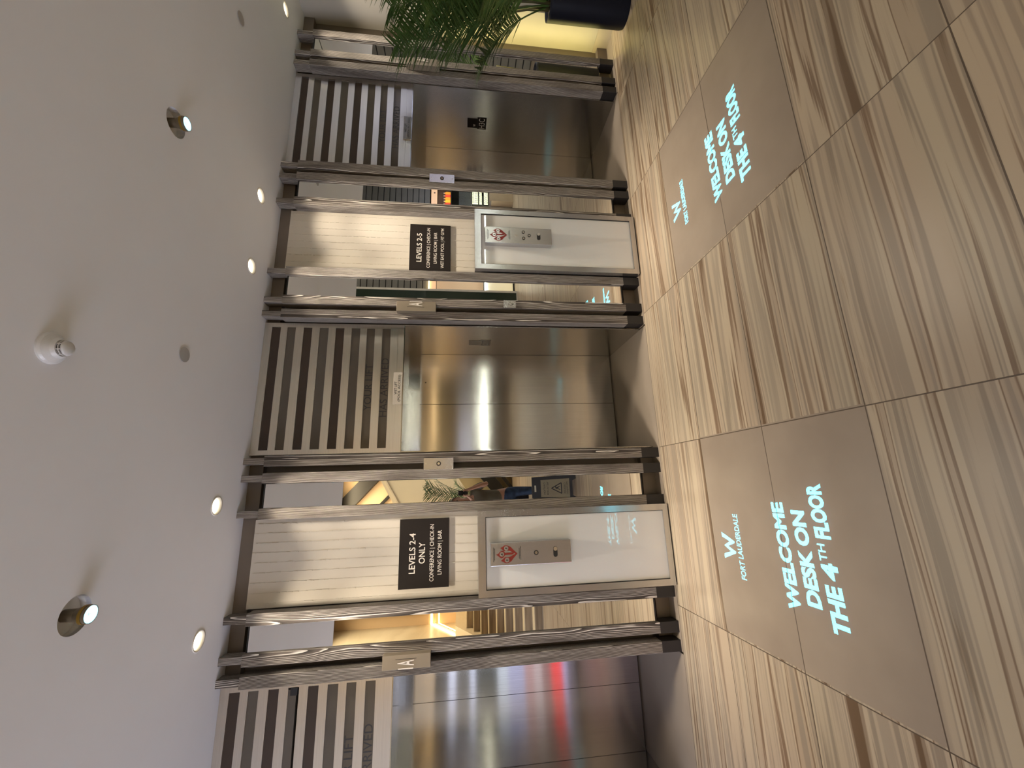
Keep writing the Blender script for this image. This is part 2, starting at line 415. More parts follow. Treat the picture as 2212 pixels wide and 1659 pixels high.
# ------------------------------------------------------------------ lettering
def text_geo(body, w=None, h=None, bold=0.0, res=4, spacing=1.0):
    """verts, triangles of a line of text, centred on 0,0 and fitted to w x h"""
    cu = bpy.data.curves.new('t', 'FONT'); cu.body = body; cu.size = 1; cu.offset = bold; cu.resolution_u = res
    cu.space_character = spacing
    o = bpy.data.objects.new('t', cu); COL.objects.link(o)
    bpy.context.view_layer.update()
    me = o.evaluated_get(bpy.context.evaluated_depsgraph_get()).to_mesh()
    vs = [tuple(v.co[:2]) for v in me.vertices]; fs = [tuple(p.vertices) for p in me.polygons]
    o.to_mesh_clear(); bpy.data.objects.remove(o); bpy.data.curves.remove(cu)
    x0, x1 = min(v[0] for v in vs), max(v[0] for v in vs); y0, y1 = min(v[1] for v in vs), max(v[1] for v in vs)
    sx = w / (x1 - x0) if w else None; sy = h / (y1 - y0) if h else None
    sx = sx or sy; sy = sy or sx
    return [((v[0] - (x0 + x1) / 2) * sx, (v[1] - (y0 + y1) / 2) * sy) for v in vs], fs
def put_text(bm, body, cx, cz, y, w=None, h=None, bold=0.0, thick=0.001, place=None, spacing=1.0):
    vs, fs = text_geo(body, w, h, bold, spacing=spacing)
    place = place or (lambda a, b, d: (cx + a, y - d, cz + b))
    bb = [bm.verts.new(place(a, b, thick)) for a, b in vs]
    for f in fs:
        try: bm.faces.new([bb[i] for i in f])
        except ValueError: pass

# ================================================================== the room shell
YF = 3.28           # front of the timber posts
YP = 3.37           # front of the lift header panels
YB = 3.46           # back of the wall bays
CZ = 3.25           # ceiling height
PER = 2.627
E0 = 0.826          # middle of the centre lift
LIFTS = [E0 - PER, E0, E0 + PER]
YD = 4.153          # lift doors

struct(bobj('floor', M_floor, None, (-7.0, 9.8, -7.3, 3.262, -0.05, 0.0)))

# ceiling with round holes for the recessed lamps
DOWN = [(-0.868, 3.032), (-0.071, 3.026), (1.704, 3.053), (2.333, 3.048), (4.335, 3.041)]
PROJ = [(-0.470, 2.100), (2.055, 2.100)]
def holed_plate(x0, x1, y0, y1, z, holes, thick):
    vs, es = [], []
    def loop(pts):
        b = len(vs); vs.extend(Vector(p) for p in pts)
        es.extend((b + i, b + (i + 1) % len(pts)) for i in range(len(pts)))
    loop([(x0, y0), (x1, y0), (x1, y1), (x0, y1)])
    for (hx, hy, hr) in holes:
        loop([(hx + hr * math.cos(2 * PI * i / 40), hy + hr * math.sin(2 * PI * i / 40)) for i in range(40)])
    ov, oe, of, *_ = geometry.delaunay_2d_cdt(vs, es, [], 1, 1e-6)
    bm = new_bm()
    lo = [bm.verts.new((v[0], v[1], z)) for v in ov]
    for f in of:
        c = sum((ov[i] for i in f), Vector((0, 0))) / len(f)
        if any((c - Vector((hx, hy))).length < hr * 0.999 for hx, hy, hr in holes): continue
        bm.faces.new([lo[i] for i in f])
    r = bmesh.ops.extrude_face_region(bm, geom=bm.faces[:])
    bmesh.ops.translate(bm, verts=[g for g in r['geom'] if isinstance(g, bmesh.types.BMVert)], vec=(0, 0, thick))
    return bm
struct(obj('ceiling', holed_plate(-7.0, 9.8, 0.58, 4.25, CZ, [(x, y, 0.056) for x, y in DOWN] + [(x, y, 0.078) for x, y in PROJ], 0.02), M_ceiling))
struct(bobj('trim_1', M_black, None, (5.005, 5.018, 1.2, 3.11, CZ - 0.004, CZ - 0.0005)))     # reveal line in the ceiling

# solid wall behind the bays, between the lift openings
bays = [(-0.48, 0), (-0.48 + PER, 1), (-0.48 + 2 * PER, 2), (-0.48 - PER, -1)]
for c, k in bays:
    x0, x1 = c - 0.7625, c + 0.7625
    if k == 2: x1 = 4.78
    if k == -1: x0 = -7.0
    struct(bobj('wall_back', M_taupe, None, (x0, x1, YB + 0.0005, 4.25, 0.0, CZ)))
for e in LIFTS: struct(bobj('wall_back', M_taupe, None, (e - 0.53, e + 0.53, 4.2005, 4.25, 0.0, CZ)))
struct(bobj('wall_right', M_wallright, None, (4.78, 4.90, 3.12, 4.25, 0.155, CZ)))
struct(bobj('baseboard_right', M_base_stone, None, (4.776, 4.90, 3.116, 4.25, 0.0, 0.153)))
struct(bobj('wall_corridor', M_wallright, None, (4.90, 9.8, 3.12, 3.2, 0.0, CZ)))

# ================================================================== timber posts
def make_post(label):
    t = thing('timber_post', label, 'post', group='timber posts along the lift wall')
    bm = new_bm(); box(bm, -0.039, 0.039, YF, YF + 0.098, 0.15, 3.10, bev=0.003); obj('beam', bm, M_wood, t)
    bm = new_bm(); box(bm, -0.024, 0.024, YF + 0.012, YF + 0.098, 3.10, CZ - 0.001, bev=0.002); obj('top_block', bm, M_wood, t)
    bm = new_bm(); box(bm, -0.039, 0.039, YF, YF + 0.098, 0.0, 0.15, bev=0.002); obj('foot', bm, M_woodfoot, t)
    return t
posts = [
    (-1.211, 'grey limed timber post at the very edge of the left lift opening'),
    (-1.081, 'grey limed timber post between the lettered number box and the mirror that shows the stairs'),
    (-0.836, 'grey limed timber post on the left of the LEVELS 2-4 ONLY sign'),
    (-0.146, 'grey limed timber post on the right of the LEVELS 2-4 ONLY sign'),
    (0.1065, 'grey limed timber post just right of the mirror that reflects the photographer'),
    (0.232, 'grey limed timber post on the left edge of the middle lift opening'),
    (1.420, 'grey limed timber post with a knot hole right of the middle lift opening'),
    (1.544, 'grey limed timber post carrying the small key switch plate near the middle lift'),
    (1.805, 'grey limed timber post on the left of the LEVELS 2-5 sign'),
    (2.487, 'pale streaked timber post on the right of the LEVELS 2-5 sign'),
    (2.745, 'grey limed timber post on the right of the mirror that reflects the shop'),
    (2.868, 'dark timber post with big oval grain on the left edge of the far lift opening'),
    (4.046, 'dark timber post on the right edge of the far lift opening'),
    (4.168, 'timber post left of the last narrow mirror, partly behind the palm'),
    (4.421, 'timber post beside the yellow lit corner, right of all the others'),
]
p0 = make_post(posts[0][1]); p0.location = (posts[0][0], 0, 0)
for x, lab in posts[1:]:
    dup(p0, (x, 0, 0), lab)

# rails and strips behind the posts, bay by bay
def make_bay(c, lab, x0=None, x1=None):
    x0 = c - 0.776 if x0 is None else x0; x1 = c + 0.776 if x1 is None else x1
    o = bobj('wall_rail', M_rail, None, (x0, x1, 3.402, YB, 3.150, CZ - 0.001)); tag(o, 'dark bronze rail running along the ceiling ' + lab, 'rail', 'rails behind the posts')
    o = bobj('wall_rail', M_rail, None, (x0, x1, 3.402, YB, 0.0, 0.112)); tag(o, 'dark bronze skirting rail along the floor ' + lab, 'rail', 'rails behind the posts')
make_bay(-0.48, 'behind the near call station bay')
make_bay(-0.48 + PER, 'behind the far call station bay')
make_bay(-0.48 + 2 * PER, 'behind the last bay by the palm', x1=4.776)

for x0, x1, lab in ((-1.172, -1.12, 'narrow taupe strip between the paired posts left of the stair mirror'),
                    (0.146, 0.193, 'narrow taupe strip between the paired posts left of the middle lift'),
                    (1.459, 1.505, 'narrow taupe strip between the paired posts right of the middle lift'),
                    (2.784, 2.829, 'narrow taupe strip between the paired posts left of the far lift'),
                    (4.085, 4.129, 'narrow taupe strip between the paired posts right of the far lift')):
    tag(bobj('backing_strip', M_taupe, None, (x0 - 0.03, x1 + 0.03, 3.41, YB, 0.165, 3.085)), lab, 'panel', 'strips between paired posts')

# mirrors
def make_mirror(cx, hw, lab):
    t = thing('wall_mirror', lab, 'mirror', (cx, 0, 0), 'mirrors between the posts')
    bobj('frame', M_black, t, (-hw, hw, 3.303, YB, 0.163, 3.088))
    bobj('glass', M_mirror, t, (-hw + 0.001, hw - 0.001, YM, 3.3025, 0.177, 3.076))
YM = 3.300
make_mirror(-0.958, 0.083, 'tall narrow mirror that reflects the yellow lit stairs')
make_mirror(-0.020, 0.086, 'tall narrow mirror that reflects the photographer and the wet floor sign')
make_mirror(1.6745, 0.090, 'tall narrow mirror that reflects green glass and light writing, left of far call station')
make_mirror(2.616, 0.089, 'tall narrow mirror that reflects the shop with bottles')
make_mirror(4.2945, 0.086, 'tall narrow mirror at the far right, partly behind the palm')

# ridged white panels above the call stations
def make_panel(cx, lab):
    bm = new_bm()
    box(bm, cx - 0.30, cx + 0.30, 3.376, YB, 1.44, 3.150)
    rr = random.Random(int(cx * 100))
    for i in range(9):
        x = cx - 0.268 + i * 0.067
        z = 1.53
        while z < 3.13:
            l = rr.uniform(0.012, 0.05)
            d = rr.uniform(0.0012, 0.0045)
            w = rr.uniform(0.0014, 0.0030)
            xx = x + rr.uniform(-0.0012, 0.0012)
            box(bm, xx - w, xx + w, 3.376 - d, 3.3765, z, min(z + l, 3.148))
            z += l + rr.uniform(0.004, 0.014)
    o = obj('ridged_panel', bm, M_board); tag(o, lab, 'wall panel', 'ridged white wall panels'); return o
make_panel(-0.49, 'cream wall panel with broken vertical ridges behind the LEVELS 2-4 ONLY sign')
make_panel(2.147, 'cream wall panel with broken vertical ridges behind the LEVELS 2-5 sign')

# level signs
def make_sign(x0, x1, z0, z1, lines, lab):
    cx = (x0 + x1) / 2
    t = thing('level_sign', lab, 'sign', (cx, 3.365, z0), 'dark level signs')
    bobj('board', M_sign_dark, t, (x0 - cx, x1 - cx, 0, 0.0055, 0, z1 - z0), bev=0.001)
    for s, zc, w, h, b in lines:
        bm = new_bm(); put_text(bm, s, 0, zc - z0, -0.0005, w, h, b, 0.0006); obj('lettering', bm, M_letter_white, t)
make_sign(-0.722, -0.228, 1.738, 2.109, [('LEVELS 2-4', 2.012, 0.285, 0.046, 0.012), ('ONLY', 1.940, 0.150, 0.046, 0.012),
          ('CONFERENCE | CHECK-IN', 1.862, 0.405, 0.040, 0.004), ('LIVING ROOM | BAR', 1.803, 0.315, 0.040, 0.004)],
          'dark brown sign reading LEVELS 2-4 ONLY on the near bay')
make_sign(1.884, 2.362, 1.738, 2.105, [('LEVELS 2-5', 2.020, 0.290, 0.046, 0.012), ('CONFERENCE | CHECK-IN', 1.933, 0.405, 0.038, 0.004),
          ('LIVING ROOM | BAR', 1.871, 0.315, 0.038, 0.004), ('WET EAST POOL | FIT GYM', 1.808, 0.405, 0.038, 0.004)],
          'dark brown sign reading LEVELS 2-5 on the far bay')

# ================================================================== call stations
def ring(bm, cx, cz, y, r0, r1, d, seg=24):
    a = [[(r * math.cos(2 * PI * i / seg) + cx, y - dd, r * math.sin(2 * PI * i / seg) + cz) for i in range(seg)] for r, dd in ((r1, 0), (r1, d), (r0, d), (r0, 0))]
    v = [[bm.verts.new(p) for p in q] for q in a]
    for p, q in zip(v, v[1:]):
        for i in range(seg): bm.faces.new((p[i], p[(i + 1) % seg], q[(i + 1) % seg], q[i]))
def disc(bm, cx, cz, y, r, d, seg=24):
    prism(bm, [(cx + r * math.cos(2 * PI * i / seg), cz + r * math.sin(2 * PI * i / seg)) for i in range(seg)], y, y - d)
def capsule(cx, cz, hw, r, seg=10):
    pts = []
    for i in range(seg + 1):
        a = -PI / 2 + PI * i / seg; pts.append((cx + hw + r * math.cos(a), cz + r * math.sin(a)))
    for i in range(seg + 1):
        a = PI / 2 + PI * i / seg; pts.append((cx - hw + r * math.cos(a), cz + r * math.sin(a)))
    return pts
def petal(tip, c, r, tail, tail_w=0.006, bend=0.0):
    """a flame-like drop: pointed tip above a round belly that runs out to a tail"""
    (tx, tz), (cx, cz), (lx, lz) = tip, c, tail
    pts = [(tx, tz)]
    for i in range(13):
        a = math.radians(150 - 0 + i * 20)
        pts.append((cx + r * math.cos(a), cz + r * math.sin(a)))
        if i == 5: pts.append((lx, lz))
    return pts
def make_station(cx, kind, lab):
    t = thing('call_station', lab, 'lift call panel', (cx, 0, 0), 'lift call stations')
    hw = 0.300
    bobj('frame', M_steel_frame, t, (-hw, -hw + 0.047, 3.22, 3.278, 0.012, 1.521), (hw - 0.047, hw, 3.22, 3.278, 0.012, 1.521),
         (-hw + 0.047, hw - 0.047, 3.22, 3.278, 1.465, 1.521), (-hw + 0.047, hw - 0.047, 3.22, 3.278, 0.012, 0.056))
    bobj('back_box', M_steel_frame, t, (-0.285, 0.285, 3.278, 3.374, 0.012, 1.521))
    bobj('base', M_black, t, (-0.28, 0.28, 3.235, 3.374, 0.0, 0.012))
    bobj('glass_panel', M_glasswhite, t, (-hw + 0.047, hw - 0.047, 3.232, 3.276, 0.056, 1.465))
    bobj('gasket', M_black, t, (-hw + 0.047, -hw + 0.051, 3.224, 3.232, 0.056, 1.465), (hw - 0.051, hw - 0.047, 3.224, 3.232, 0.056, 1.465),
         (-hw + 0.051, hw - 0.051, 3.224, 3.232, 1.461, 1.465))
    c = -0.006 if kind == 0 else 0.010
    b = bobj('control_box', M_steel_plate, t, (c - 0.080, c + 0.080, 3.172, 3.232, 0.832, 1.435), bev=0.004)
    y = 3.1719
    bm = new_bm()                                    # red flame emblem
    up = 0.0
    prism(bm, [(c + x, z) for x, z in ((-0.0, 1.393), (-0.014, 1.375), (-0.026, 1.36), (-0.026, 1.345), (-0.015, 1.333), (-0.006, 1.326), (-0.004, 1.27), (0.004, 1.262), (0.010, 1.27), (0.008, 1.326), (0.018, 1.334), (0.024, 1.348), (0.018, 1.365), (0.004, 1.378))], y, y - 0.0006)
    prism(bm, [(c + x, z) for x, z in ((0.042, 1.362), (0.036, 1.352), (0.020, 1.335), (0.024, 1.312), (0.022, 1.295), (0.008, 1.268), (0.0, 1.252), (0.0, 1.236), (0.010, 1.246), (0.030, 1.268), (0.048, 1.285), (0.060, 1.312), (0.060, 1.330), (0.050, 1.345))], y, y - 0.0006)
    prism(bm, [(c + x, z) for x, z in ((-0.044, 1.358), (-0.034, 1.346), (-0.020, 1.330), (-0.022, 1.310), (-0.020, 1.292), (-0.008, 1.268), (0.0, 1.252), (0.0, 1.236), (-0.010, 1.246), (-0.030, 1.266), (-0.050, 1.282), (-0.062, 1.308), (-0.060, 1.328), (-0.052, 1.342))], y, y - 0.0006)
    obj('fire_emblem', bm, M_red, b)
    for dx, dz in ((0.0, 1.351), (0.040, 1.318), (-0.041, 1.314)):
        bm = new_bm(); disc(bm, c + dx, dz, y - 0.0006, 0.0165, 0.0005); obj('emblem_circle', bm, M_steel_plate, b)
        bm = new_bm()
        prism(bm, [(c + dx + q, dz + w) for q, w in ((-0.008, -0.005), (-0.002, 0.001), (-0.004, 0.006), (0.001, 0.009), (0.005, 0.003), (0.002, -0.002), (0.008, -0.007), (0.003, -0.006), (0.0, -0.003), (-0.004, -0.008))], y - 0.0011, y - 0.0015)
        obj('pictogram', bm, M_letter_black, b)
    for z, w in ((1.412, 0.10), (1.404, 0.075), (1.222, 0.07), (1.213, 0.085)):
        k = c - w / 2; bm = new_bm()
        rr = random.Random(int(z * 1000))
        while k < c + w / 2:
            l = rr.uniform(0.003, 0.011); box(bm, k, k + l, y - 0.0004, y, z - 0.0022, z + 0.0022); k += l + 0.002
        obj('engraved_text', bm, M_letter_black, b)
    btn = [(0.0, 1.097, 0.017)] if kind == 0 else [(0.036, 1.090, 0.014), (-0.026, 1.089, 0.014), (0.004, 1.038, 0.014)]
    for dx, dz, r in btn:
        bm = new_bm(); ring(bm, c + dx, dz, y, r * 0.62, r, 0.004); disc(bm, c + dx, dz, y, r * 0.60, 0.002)
        for f in bm.faces: f.material_index = 1 if abs(f.calc_center_median().x - c - dx) < r * 0.25 and abs(f.calc_center_median().z - dz) < r * 0.25 else 0
        obj('button', bm, [M_letter_black, M_chrome], b)
    bm = new_bm(); ring(bm, c, 1.182 if kind == 0 else 1.157, y, 0.007, 0.011, 0.0015); disc(bm, c, 1.182 if kind == 0 else 1.157, y, 0.006, 0.001)
    obj('key_switch', bm, M_steel_plate if kind == 0 else M_chrome, b)
    bm = new_bm(); prism(bm, capsule(c, 0.952, 0.021, 0.016), y, y - 0.001); obj('slot', bm, M_letter_black, b)
    bm = new_bm(); disc(bm, c + 0.020, 0.952, y - 0.001, 0.0145, 0.003); obj('slot_button', bm, M_chrome, b)
    return t
make_station(-0.480, 0, 'near steel framed white glass call station with one round button')
make_station(2.150, 1, 'far steel framed white glass call station with three round buttons')

# ================================================================== lifts
STR = [(3.072 + 0.120, 3.072 + 0.052), (3.072, 3.007), (2.944, 2.877), (2.817, 2.747), (2.688, 2.620), (2.560, 2.490), (2.435, 2.370), (2.308, 2.240)]
def make_lift(k, lab):
    e = LIFTS[k]
    t = thing('lift_entrance', lab, 'lift', (e, 0, 0), 'lift entrances')
    # header: steel bars with smoked glass strips let in
    w = 0.543; sx = 0.506
    bars = [(-w, -sx, YP, YP + 0.05, 2.127, CZ - 0.001), (sx, w, YP, YP + 0.05, 2.127, CZ - 0.001)]
    zz = CZ - 0.001
    for a, b in STR:
        bars.append((-sx, sx, YP, YP + 0.05, a, zz)); zz = b
    bars.append((-sx, sx, YP, YP + 0.05, 2.180, zz)); bars.append((-w + 0.013, w - 0.013, YP + 0.003, YP + 0.05, 2.174, 2.180)); bars.append((-sx, sx, YP, YP + 0.05, 2.127, 2.174))
    hd = bobj('header_panel', M_steel_head, t, *bars)
    for i, (a, b) in enumerate(STR):
        g = bobj('glass_strip', M_strip_brown if i % 2 == 0 and i < 6 else M_strip_grey, hd, (-sx, sx, YP + 0.008, YP + 0.04, b, a))
        if k == 0 and i == 3:                                   # one strip of this lift has slipped
            g.rotation_euler = (0, math.radians(-0.25), 0); g.location = (0.0, -0.003, 0.016)
            bobj('loose_clip', M_black, hd, (0.46, 0.506, YP - 0.006, YP + 0.02, 2.755, 2.80))
    for body, z, w_ in (('YOUR LIFT', 2.402, 0.392), ('HAS ARRIVED', 2.276, 0.497)):
        bm = new_bm(); put_text(bm, body, -0.005, z, YP + 0.0079, w_, 0.058, 0.0, 0.0004); obj('lettering', bm, M_letter_black, hd)
    # recess
    for s in (-1, 1):
        bobj('jamb', M_steel, t, (min(s * 0.535, s * 0.543), max(s * 0.535, s * 0.543), 3.37, 4.20, 0.001, 2.127))
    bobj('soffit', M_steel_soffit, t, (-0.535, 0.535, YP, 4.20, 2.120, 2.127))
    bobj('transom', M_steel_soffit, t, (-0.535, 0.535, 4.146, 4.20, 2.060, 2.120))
    for s in (-1, 1):
        bobj('door_panel', M_steel, t, (min(s * 0.0018, s * 0.533), max(s * 0.0018, s * 0.533), YD, YD + 0.04, 0.012, 2.060))
    bobj('door_gap', M_gap, t, (-0.535, 0.535, YD + 0.02, YD + 0.043, 0.002, 2.06))
    if k == 1:
        bm = new_bm(); disc(bm, 0.23, 2.005, YD, 0.006, 0.002); obj('key_hole', bm, M_letter_black, t)
    # number plaques on the right jamb
    if k > 0:
        x = 0.535
        q = bobj('jamb_plaque', M_sign_dark if k == 2 else M_notice_dark, t, (x - 0.003, x, 3.715, 3.835, 1.458, 1.568), (x - 0.003, x, 3.695, 3.848, 1.357, 1.457))
        bm = new_bm()
        if k == 2:
            put_text(bm, 'H3C', 0, 0, 0, 0.128, 0.066, 0.0, 0.0005, place=lambda a, b, d: (x - 0.003 - d, 3.7715 - a, 1.407 + b))
            put_text(bm, 'W', 0, 0, 0, 0.030, 0.028, 0.02, 0.0005, place=lambda a, b, d: (x - 0.003 - d, 3.800 - a, 1.49 + b))
        else:
            for (y0, y1, z0, z1) in ((3.71, 3.835, 1.372, 1.376), (3.71, 3.835, 1.438, 1.442), (3.71, 3.714, 1.372, 1.442), (3.831, 3.835, 1.372, 1.442)):
                box(bm, x - 0.0036, x - 0.003, y0, y1, z0, z1)
        obj('plaque_marks', bm, M_letter_white if k == 2 else M_letter_black, q)
    return t
make_lift(0, 'left lift with brushed steel doors, cut off by the picture edge')
make_lift(1, 'middle lift with brushed steel doors and a cream notice on its header')
make_lift(2, 'far lift with brushed steel doors and the H3C plaque')
bm = new_bm()
for c, k in bays:
    x0, x1 = c - 0.771, c + 0.771
    if k == 2: x1 = 4.776
    if k == -1: x0 = -7.0
    box(bm, x0, x1, 3.262, YB, -0.05, 0.0)
for e in LIFTS: box(bm, e - 0.535, e + 0.535, 3.262, 4.20, -0.05, 0.0)
struct(obj('floor_edge', bm, M_recess))

# notices on the headers
for e, mat, lab, dx in ((LIFTS[1], M_notice, 'cream WET LIFT POOL ACCESS notice on the middle lift header', -0.018), (LIFTS[2], M_notice_dark, 'grey WET LIFT POOL ACCESS notice on the far lift header', -0.022)):
    t = thing('notice_plate', lab, 'notice', (e + dx, YP, 2.128), 'small notices on lift headers')
    bobj('plate', mat, t, (-0.134, 0.134, -0.012, 0.0, 0.0, 0.072), bev=0.001)
    for body, z, w_, h_ in (('WET LIFT', 0.051, 0.108, 0.021), ('(POOL ACCESS)', 0.021, 0.226, 0.025)):
        bm = new_bm(); put_text(bm, body, 0, z, -0.0122, w_, h_, 0.012, 0.0005); obj('lettering', bm, M_letter_black, t)

# call indicator plates across the paired posts
for x, lab in ((0.182, 'steel plate with black round button between the posts left of the middle lift'), (2.797, 'steel plate with black round button between the posts left of the far lift')):
    t = thing('button_plate', lab, 'button plate', (x, YF - 0.008, 1.704), 'steel button plates')
    bobj('plate', M_steel_plate, t, (-0.045, 0.045, 0.0, 0.008, 0.0, 0.229), bev=0.001)
    bm = new_bm(); ring(bm, 0, 0.114, 0, 0.010, 0.0175, 0.004); obj('bezel', bm, M_letter_black, t)
    bm = new_bm(); disc(bm, 0, 0.114, 0, 0.009, 0.003); obj('button', bm, M_chrome, t)
    for z in (0.018, 0.211):
        bm = new_bm(); disc(bm, 0, z, 0, 0.004, 0.0012, 12); obj('screw', bm, M_chrome, t)

# lift number boxes in front of the paired posts
for x, side, lab in ((-1.144, -1, 'tan number box with a raised letter at the left lift'), (1.4795, 1, 'tan number box with a raised letter beside the middle lift'), (4.103, 1, 'number box behind the palm fronds at the far lift')):
    t = thing('number_box', lab, 'sign', (x, 3.222, 1.855), 'lift number boxes')
    bobj('case', plain('tan_metal_box', (0.26, 0.215, 0.155), 0.4, 0.3, 0.04) if side < 0 else bpy.data.materials['tan_metal_box'], t, (-0.044, 0.044, 0.0, 0.058, 0.0, 0.322), bev=0.0015)
    bm = new_bm()
    dx = -0.006 if side < 0 else 0.016
    put_text(bm, 'A', dx, 0.166, 0, 0.034, 0.110, 0.01, 0.003)
    box(bm, -0.0435 if side < 0 else 0.040, -0.037 if side < 0 else 0.0435, -0.003, 0, 0.115, 0.215)
    obj('raised_letter', bm, M_letter_white, t)
    bm = new_bm(); box(bm, dx + 0.022, dx + 0.0245, -0.0006, 0, 0.095, 0.235) if side < 0 else box(bm, dx - 0.0245, dx - 0.022, -0.0006, 0, 0.095, 0.235)
    obj('recess_shade_line', bm, M_letter_black, t)  # dark line paints the shade at the edge of the letter's recess
# key switch plate on a post
t = thing('key_switch_plate', 'small clear key switch plate low on a post right of the middle lift', 'switch', (1.5425, YF - 0.006, 1.165))
bobj('plate', M_steel_plate, t, (-0.036, 0.036, 0.0, 0.006, 0.0, 0.109), bev=0.001)
bm = new_bm(); ring(bm, 0, 0.050, 0, 0.012, 0.016, 0.004); obj('rim', bm, M_chrome, t)
bm = new_bm(); disc(bm, 0, 0.028, 0, 0.005, 0.0015, 12); obj('key_hole', bm, M_letter_black, t)

# ================================================================== ceiling devices
def spot(name, loc, power, color, size, blend, radius, parent=None):
    l = bpy.data.lights.new(name, 'SPOT'); l.energy = power; l.color = color; l.spot_size = size; l.spot_blend = blend
    l.shadow_soft_size = radius
    o = bpy.data.objects.new(name, l); COL.objects.link(o); o.location = loc
    if parent: o.parent = parent
    return o
dl_lab = ['left lift', 'LEVELS 2-4 ONLY panel', 'mirror beside the far call station', 'LEVELS 2-5 sign', 'corner with the palm']
for i, (x, y) in enumerate(DOWN):
    t = thing('downlight', 'round warm recessed downlight in front of the ' + dl_lab[i], 'downlight', (x, y, CZ), 'recessed downlights')
    bm = new_bm(); lathe(bm, [(0.063, -0.0005), (0.063, -0.004), (0.054, -0.004), (0.042, 0.035), (0.056, 0.036), (0.056, -0.0005)], 40, caps=False); obj('trim_ring', bm, M_downcone, t, smooth=True)
    bm = new_bm(); lathe(bm, [(0.042, 0.036), (0.042, 0.030)], 32); obj('lens', bm, M_down, t)
    spot('downlight_beam', (0, 0, 0.026), 330, (1.0, 0.885, 0.73), math.radians(60), 1.0, 0.045, t)
    spot('downlight_spill', (0, 0, 0.026), 62, (1.0, 0.875, 0.71), math.radians(104), 0.7, 0.045, t)
for (x, y, lab) in ((0.799, 2.479, 'flat grey ceiling disc in front of the middle lift'), (3.385, 2.470, 'flat grey ceiling disc in front of the far lift')):
    t = thing('sprinkler_cover', lab, 'sprinkler cover', (x, y, CZ), 'flat sprinkler covers')
    bm = new_bm(); lathe(bm, [(0.044, -0.006), (0.044, -0.003)], 36); obj('cover_plate', bm, M_disc, t)
    bm = new_bm(); lathe(bm, [(0.036, -0.003), (0.036, 0.0)], 36); obj('shadow_gap', bm, M_black, t)
t = thing('smoke_detector', 'white round smoke detector on the ceiling with dark slots', 'smoke detector', (0.580, 1.730, CZ))
bm = new_bm(); lathe(bm, [(0.063, 0.0), (0.063, -0.008), (0.058, -0.016), (0.042, -0.032), (0.034, -0.044)], 44); obj('base', bm, M_ceilwhite, t, smooth=False)
bm = new_bm(); lathe(bm, [(0.027, -0.044), (0.025, -0.060)], 40); obj('slot_core', bm, M_black, t)
bm = new_bm(); lathe(bm, [(0.0315, -0.0505), (0.0315, -0.0530), (0.026, -0.0530), (0.026, -0.0505)], 40, caps=False)
for i in range(8):
    a = 2 * PI * (i + 0.5) / 8
    tube(bm, [(0.0300 * math.cos(a), 0.0300 * math.sin(a), -0.043), (0.0290 * math.cos(a), 0.0290 * math.sin(a), -0.060)], 0.0022, 6)
obj('cage', bm, M_ceilwhite, t)
bm = new_bm(); lathe(bm, [(0.030, -0.059), (0.027, -0.065), (0.017, -0.069), (0.006, -0.070)], 40); obj('cap', bm, M_ceilwhite, t, smooth=True)

# ------------------------------------------------------------------ projectors: each throws its writing through a cut-out slide
def glyph_boundary(vs, fs):
    cnt = {}
    for f in fs:
        for a, b in zip(f, f[1:] + f[:1]):
            k = (min(a, b), max(a, b)); cnt[k] = cnt.get(k, 0) + 1
    return [k for k, c in cnt.items() if c == 1]
def slide_lines(cx, W_, items):
    verts, edges = [], []
    def add(vs, es):
        b = len(verts); verts.extend(Vector(v) for v in vs); edges.extend((b + i, b + j) for i, j in es)
    for body, x, y, w, h, bold in items:
        vs, fs = text_geo(body, w, h, bold, res=3)
        es = glyph_boundary(vs, fs)
        used = sorted({i for e in es for i in e}); mp = {u: k for k, u in enumerate(used)}
        add([(cx + x + vs[u][0], y + vs[u][1]) for u in used], [(mp[a], mp[b]) for a, b in es])
    lx, rx, ty, by, s = W_
    q = (rx - lx)
    poly = [(lx, ty), (lx + s, ty), (lx + q * .31, by + (ty - by) * .38), (lx + q * .50, ty - (ty - by) * .10), (lx + q * .69, by + (ty - by) * .38), (rx - s, ty), (rx, ty),
            (lx + q * .72, by), (lx + q * .66, by), (lx + q * .50, ty - (ty - by) * .42), (lx + q * .34, by), (lx + q * .28, by)]
    add([(cx + a, b) for a, b in poly], [(i, (i + 1) % len(poly)) for i in range(len(poly))])
    return verts, edges
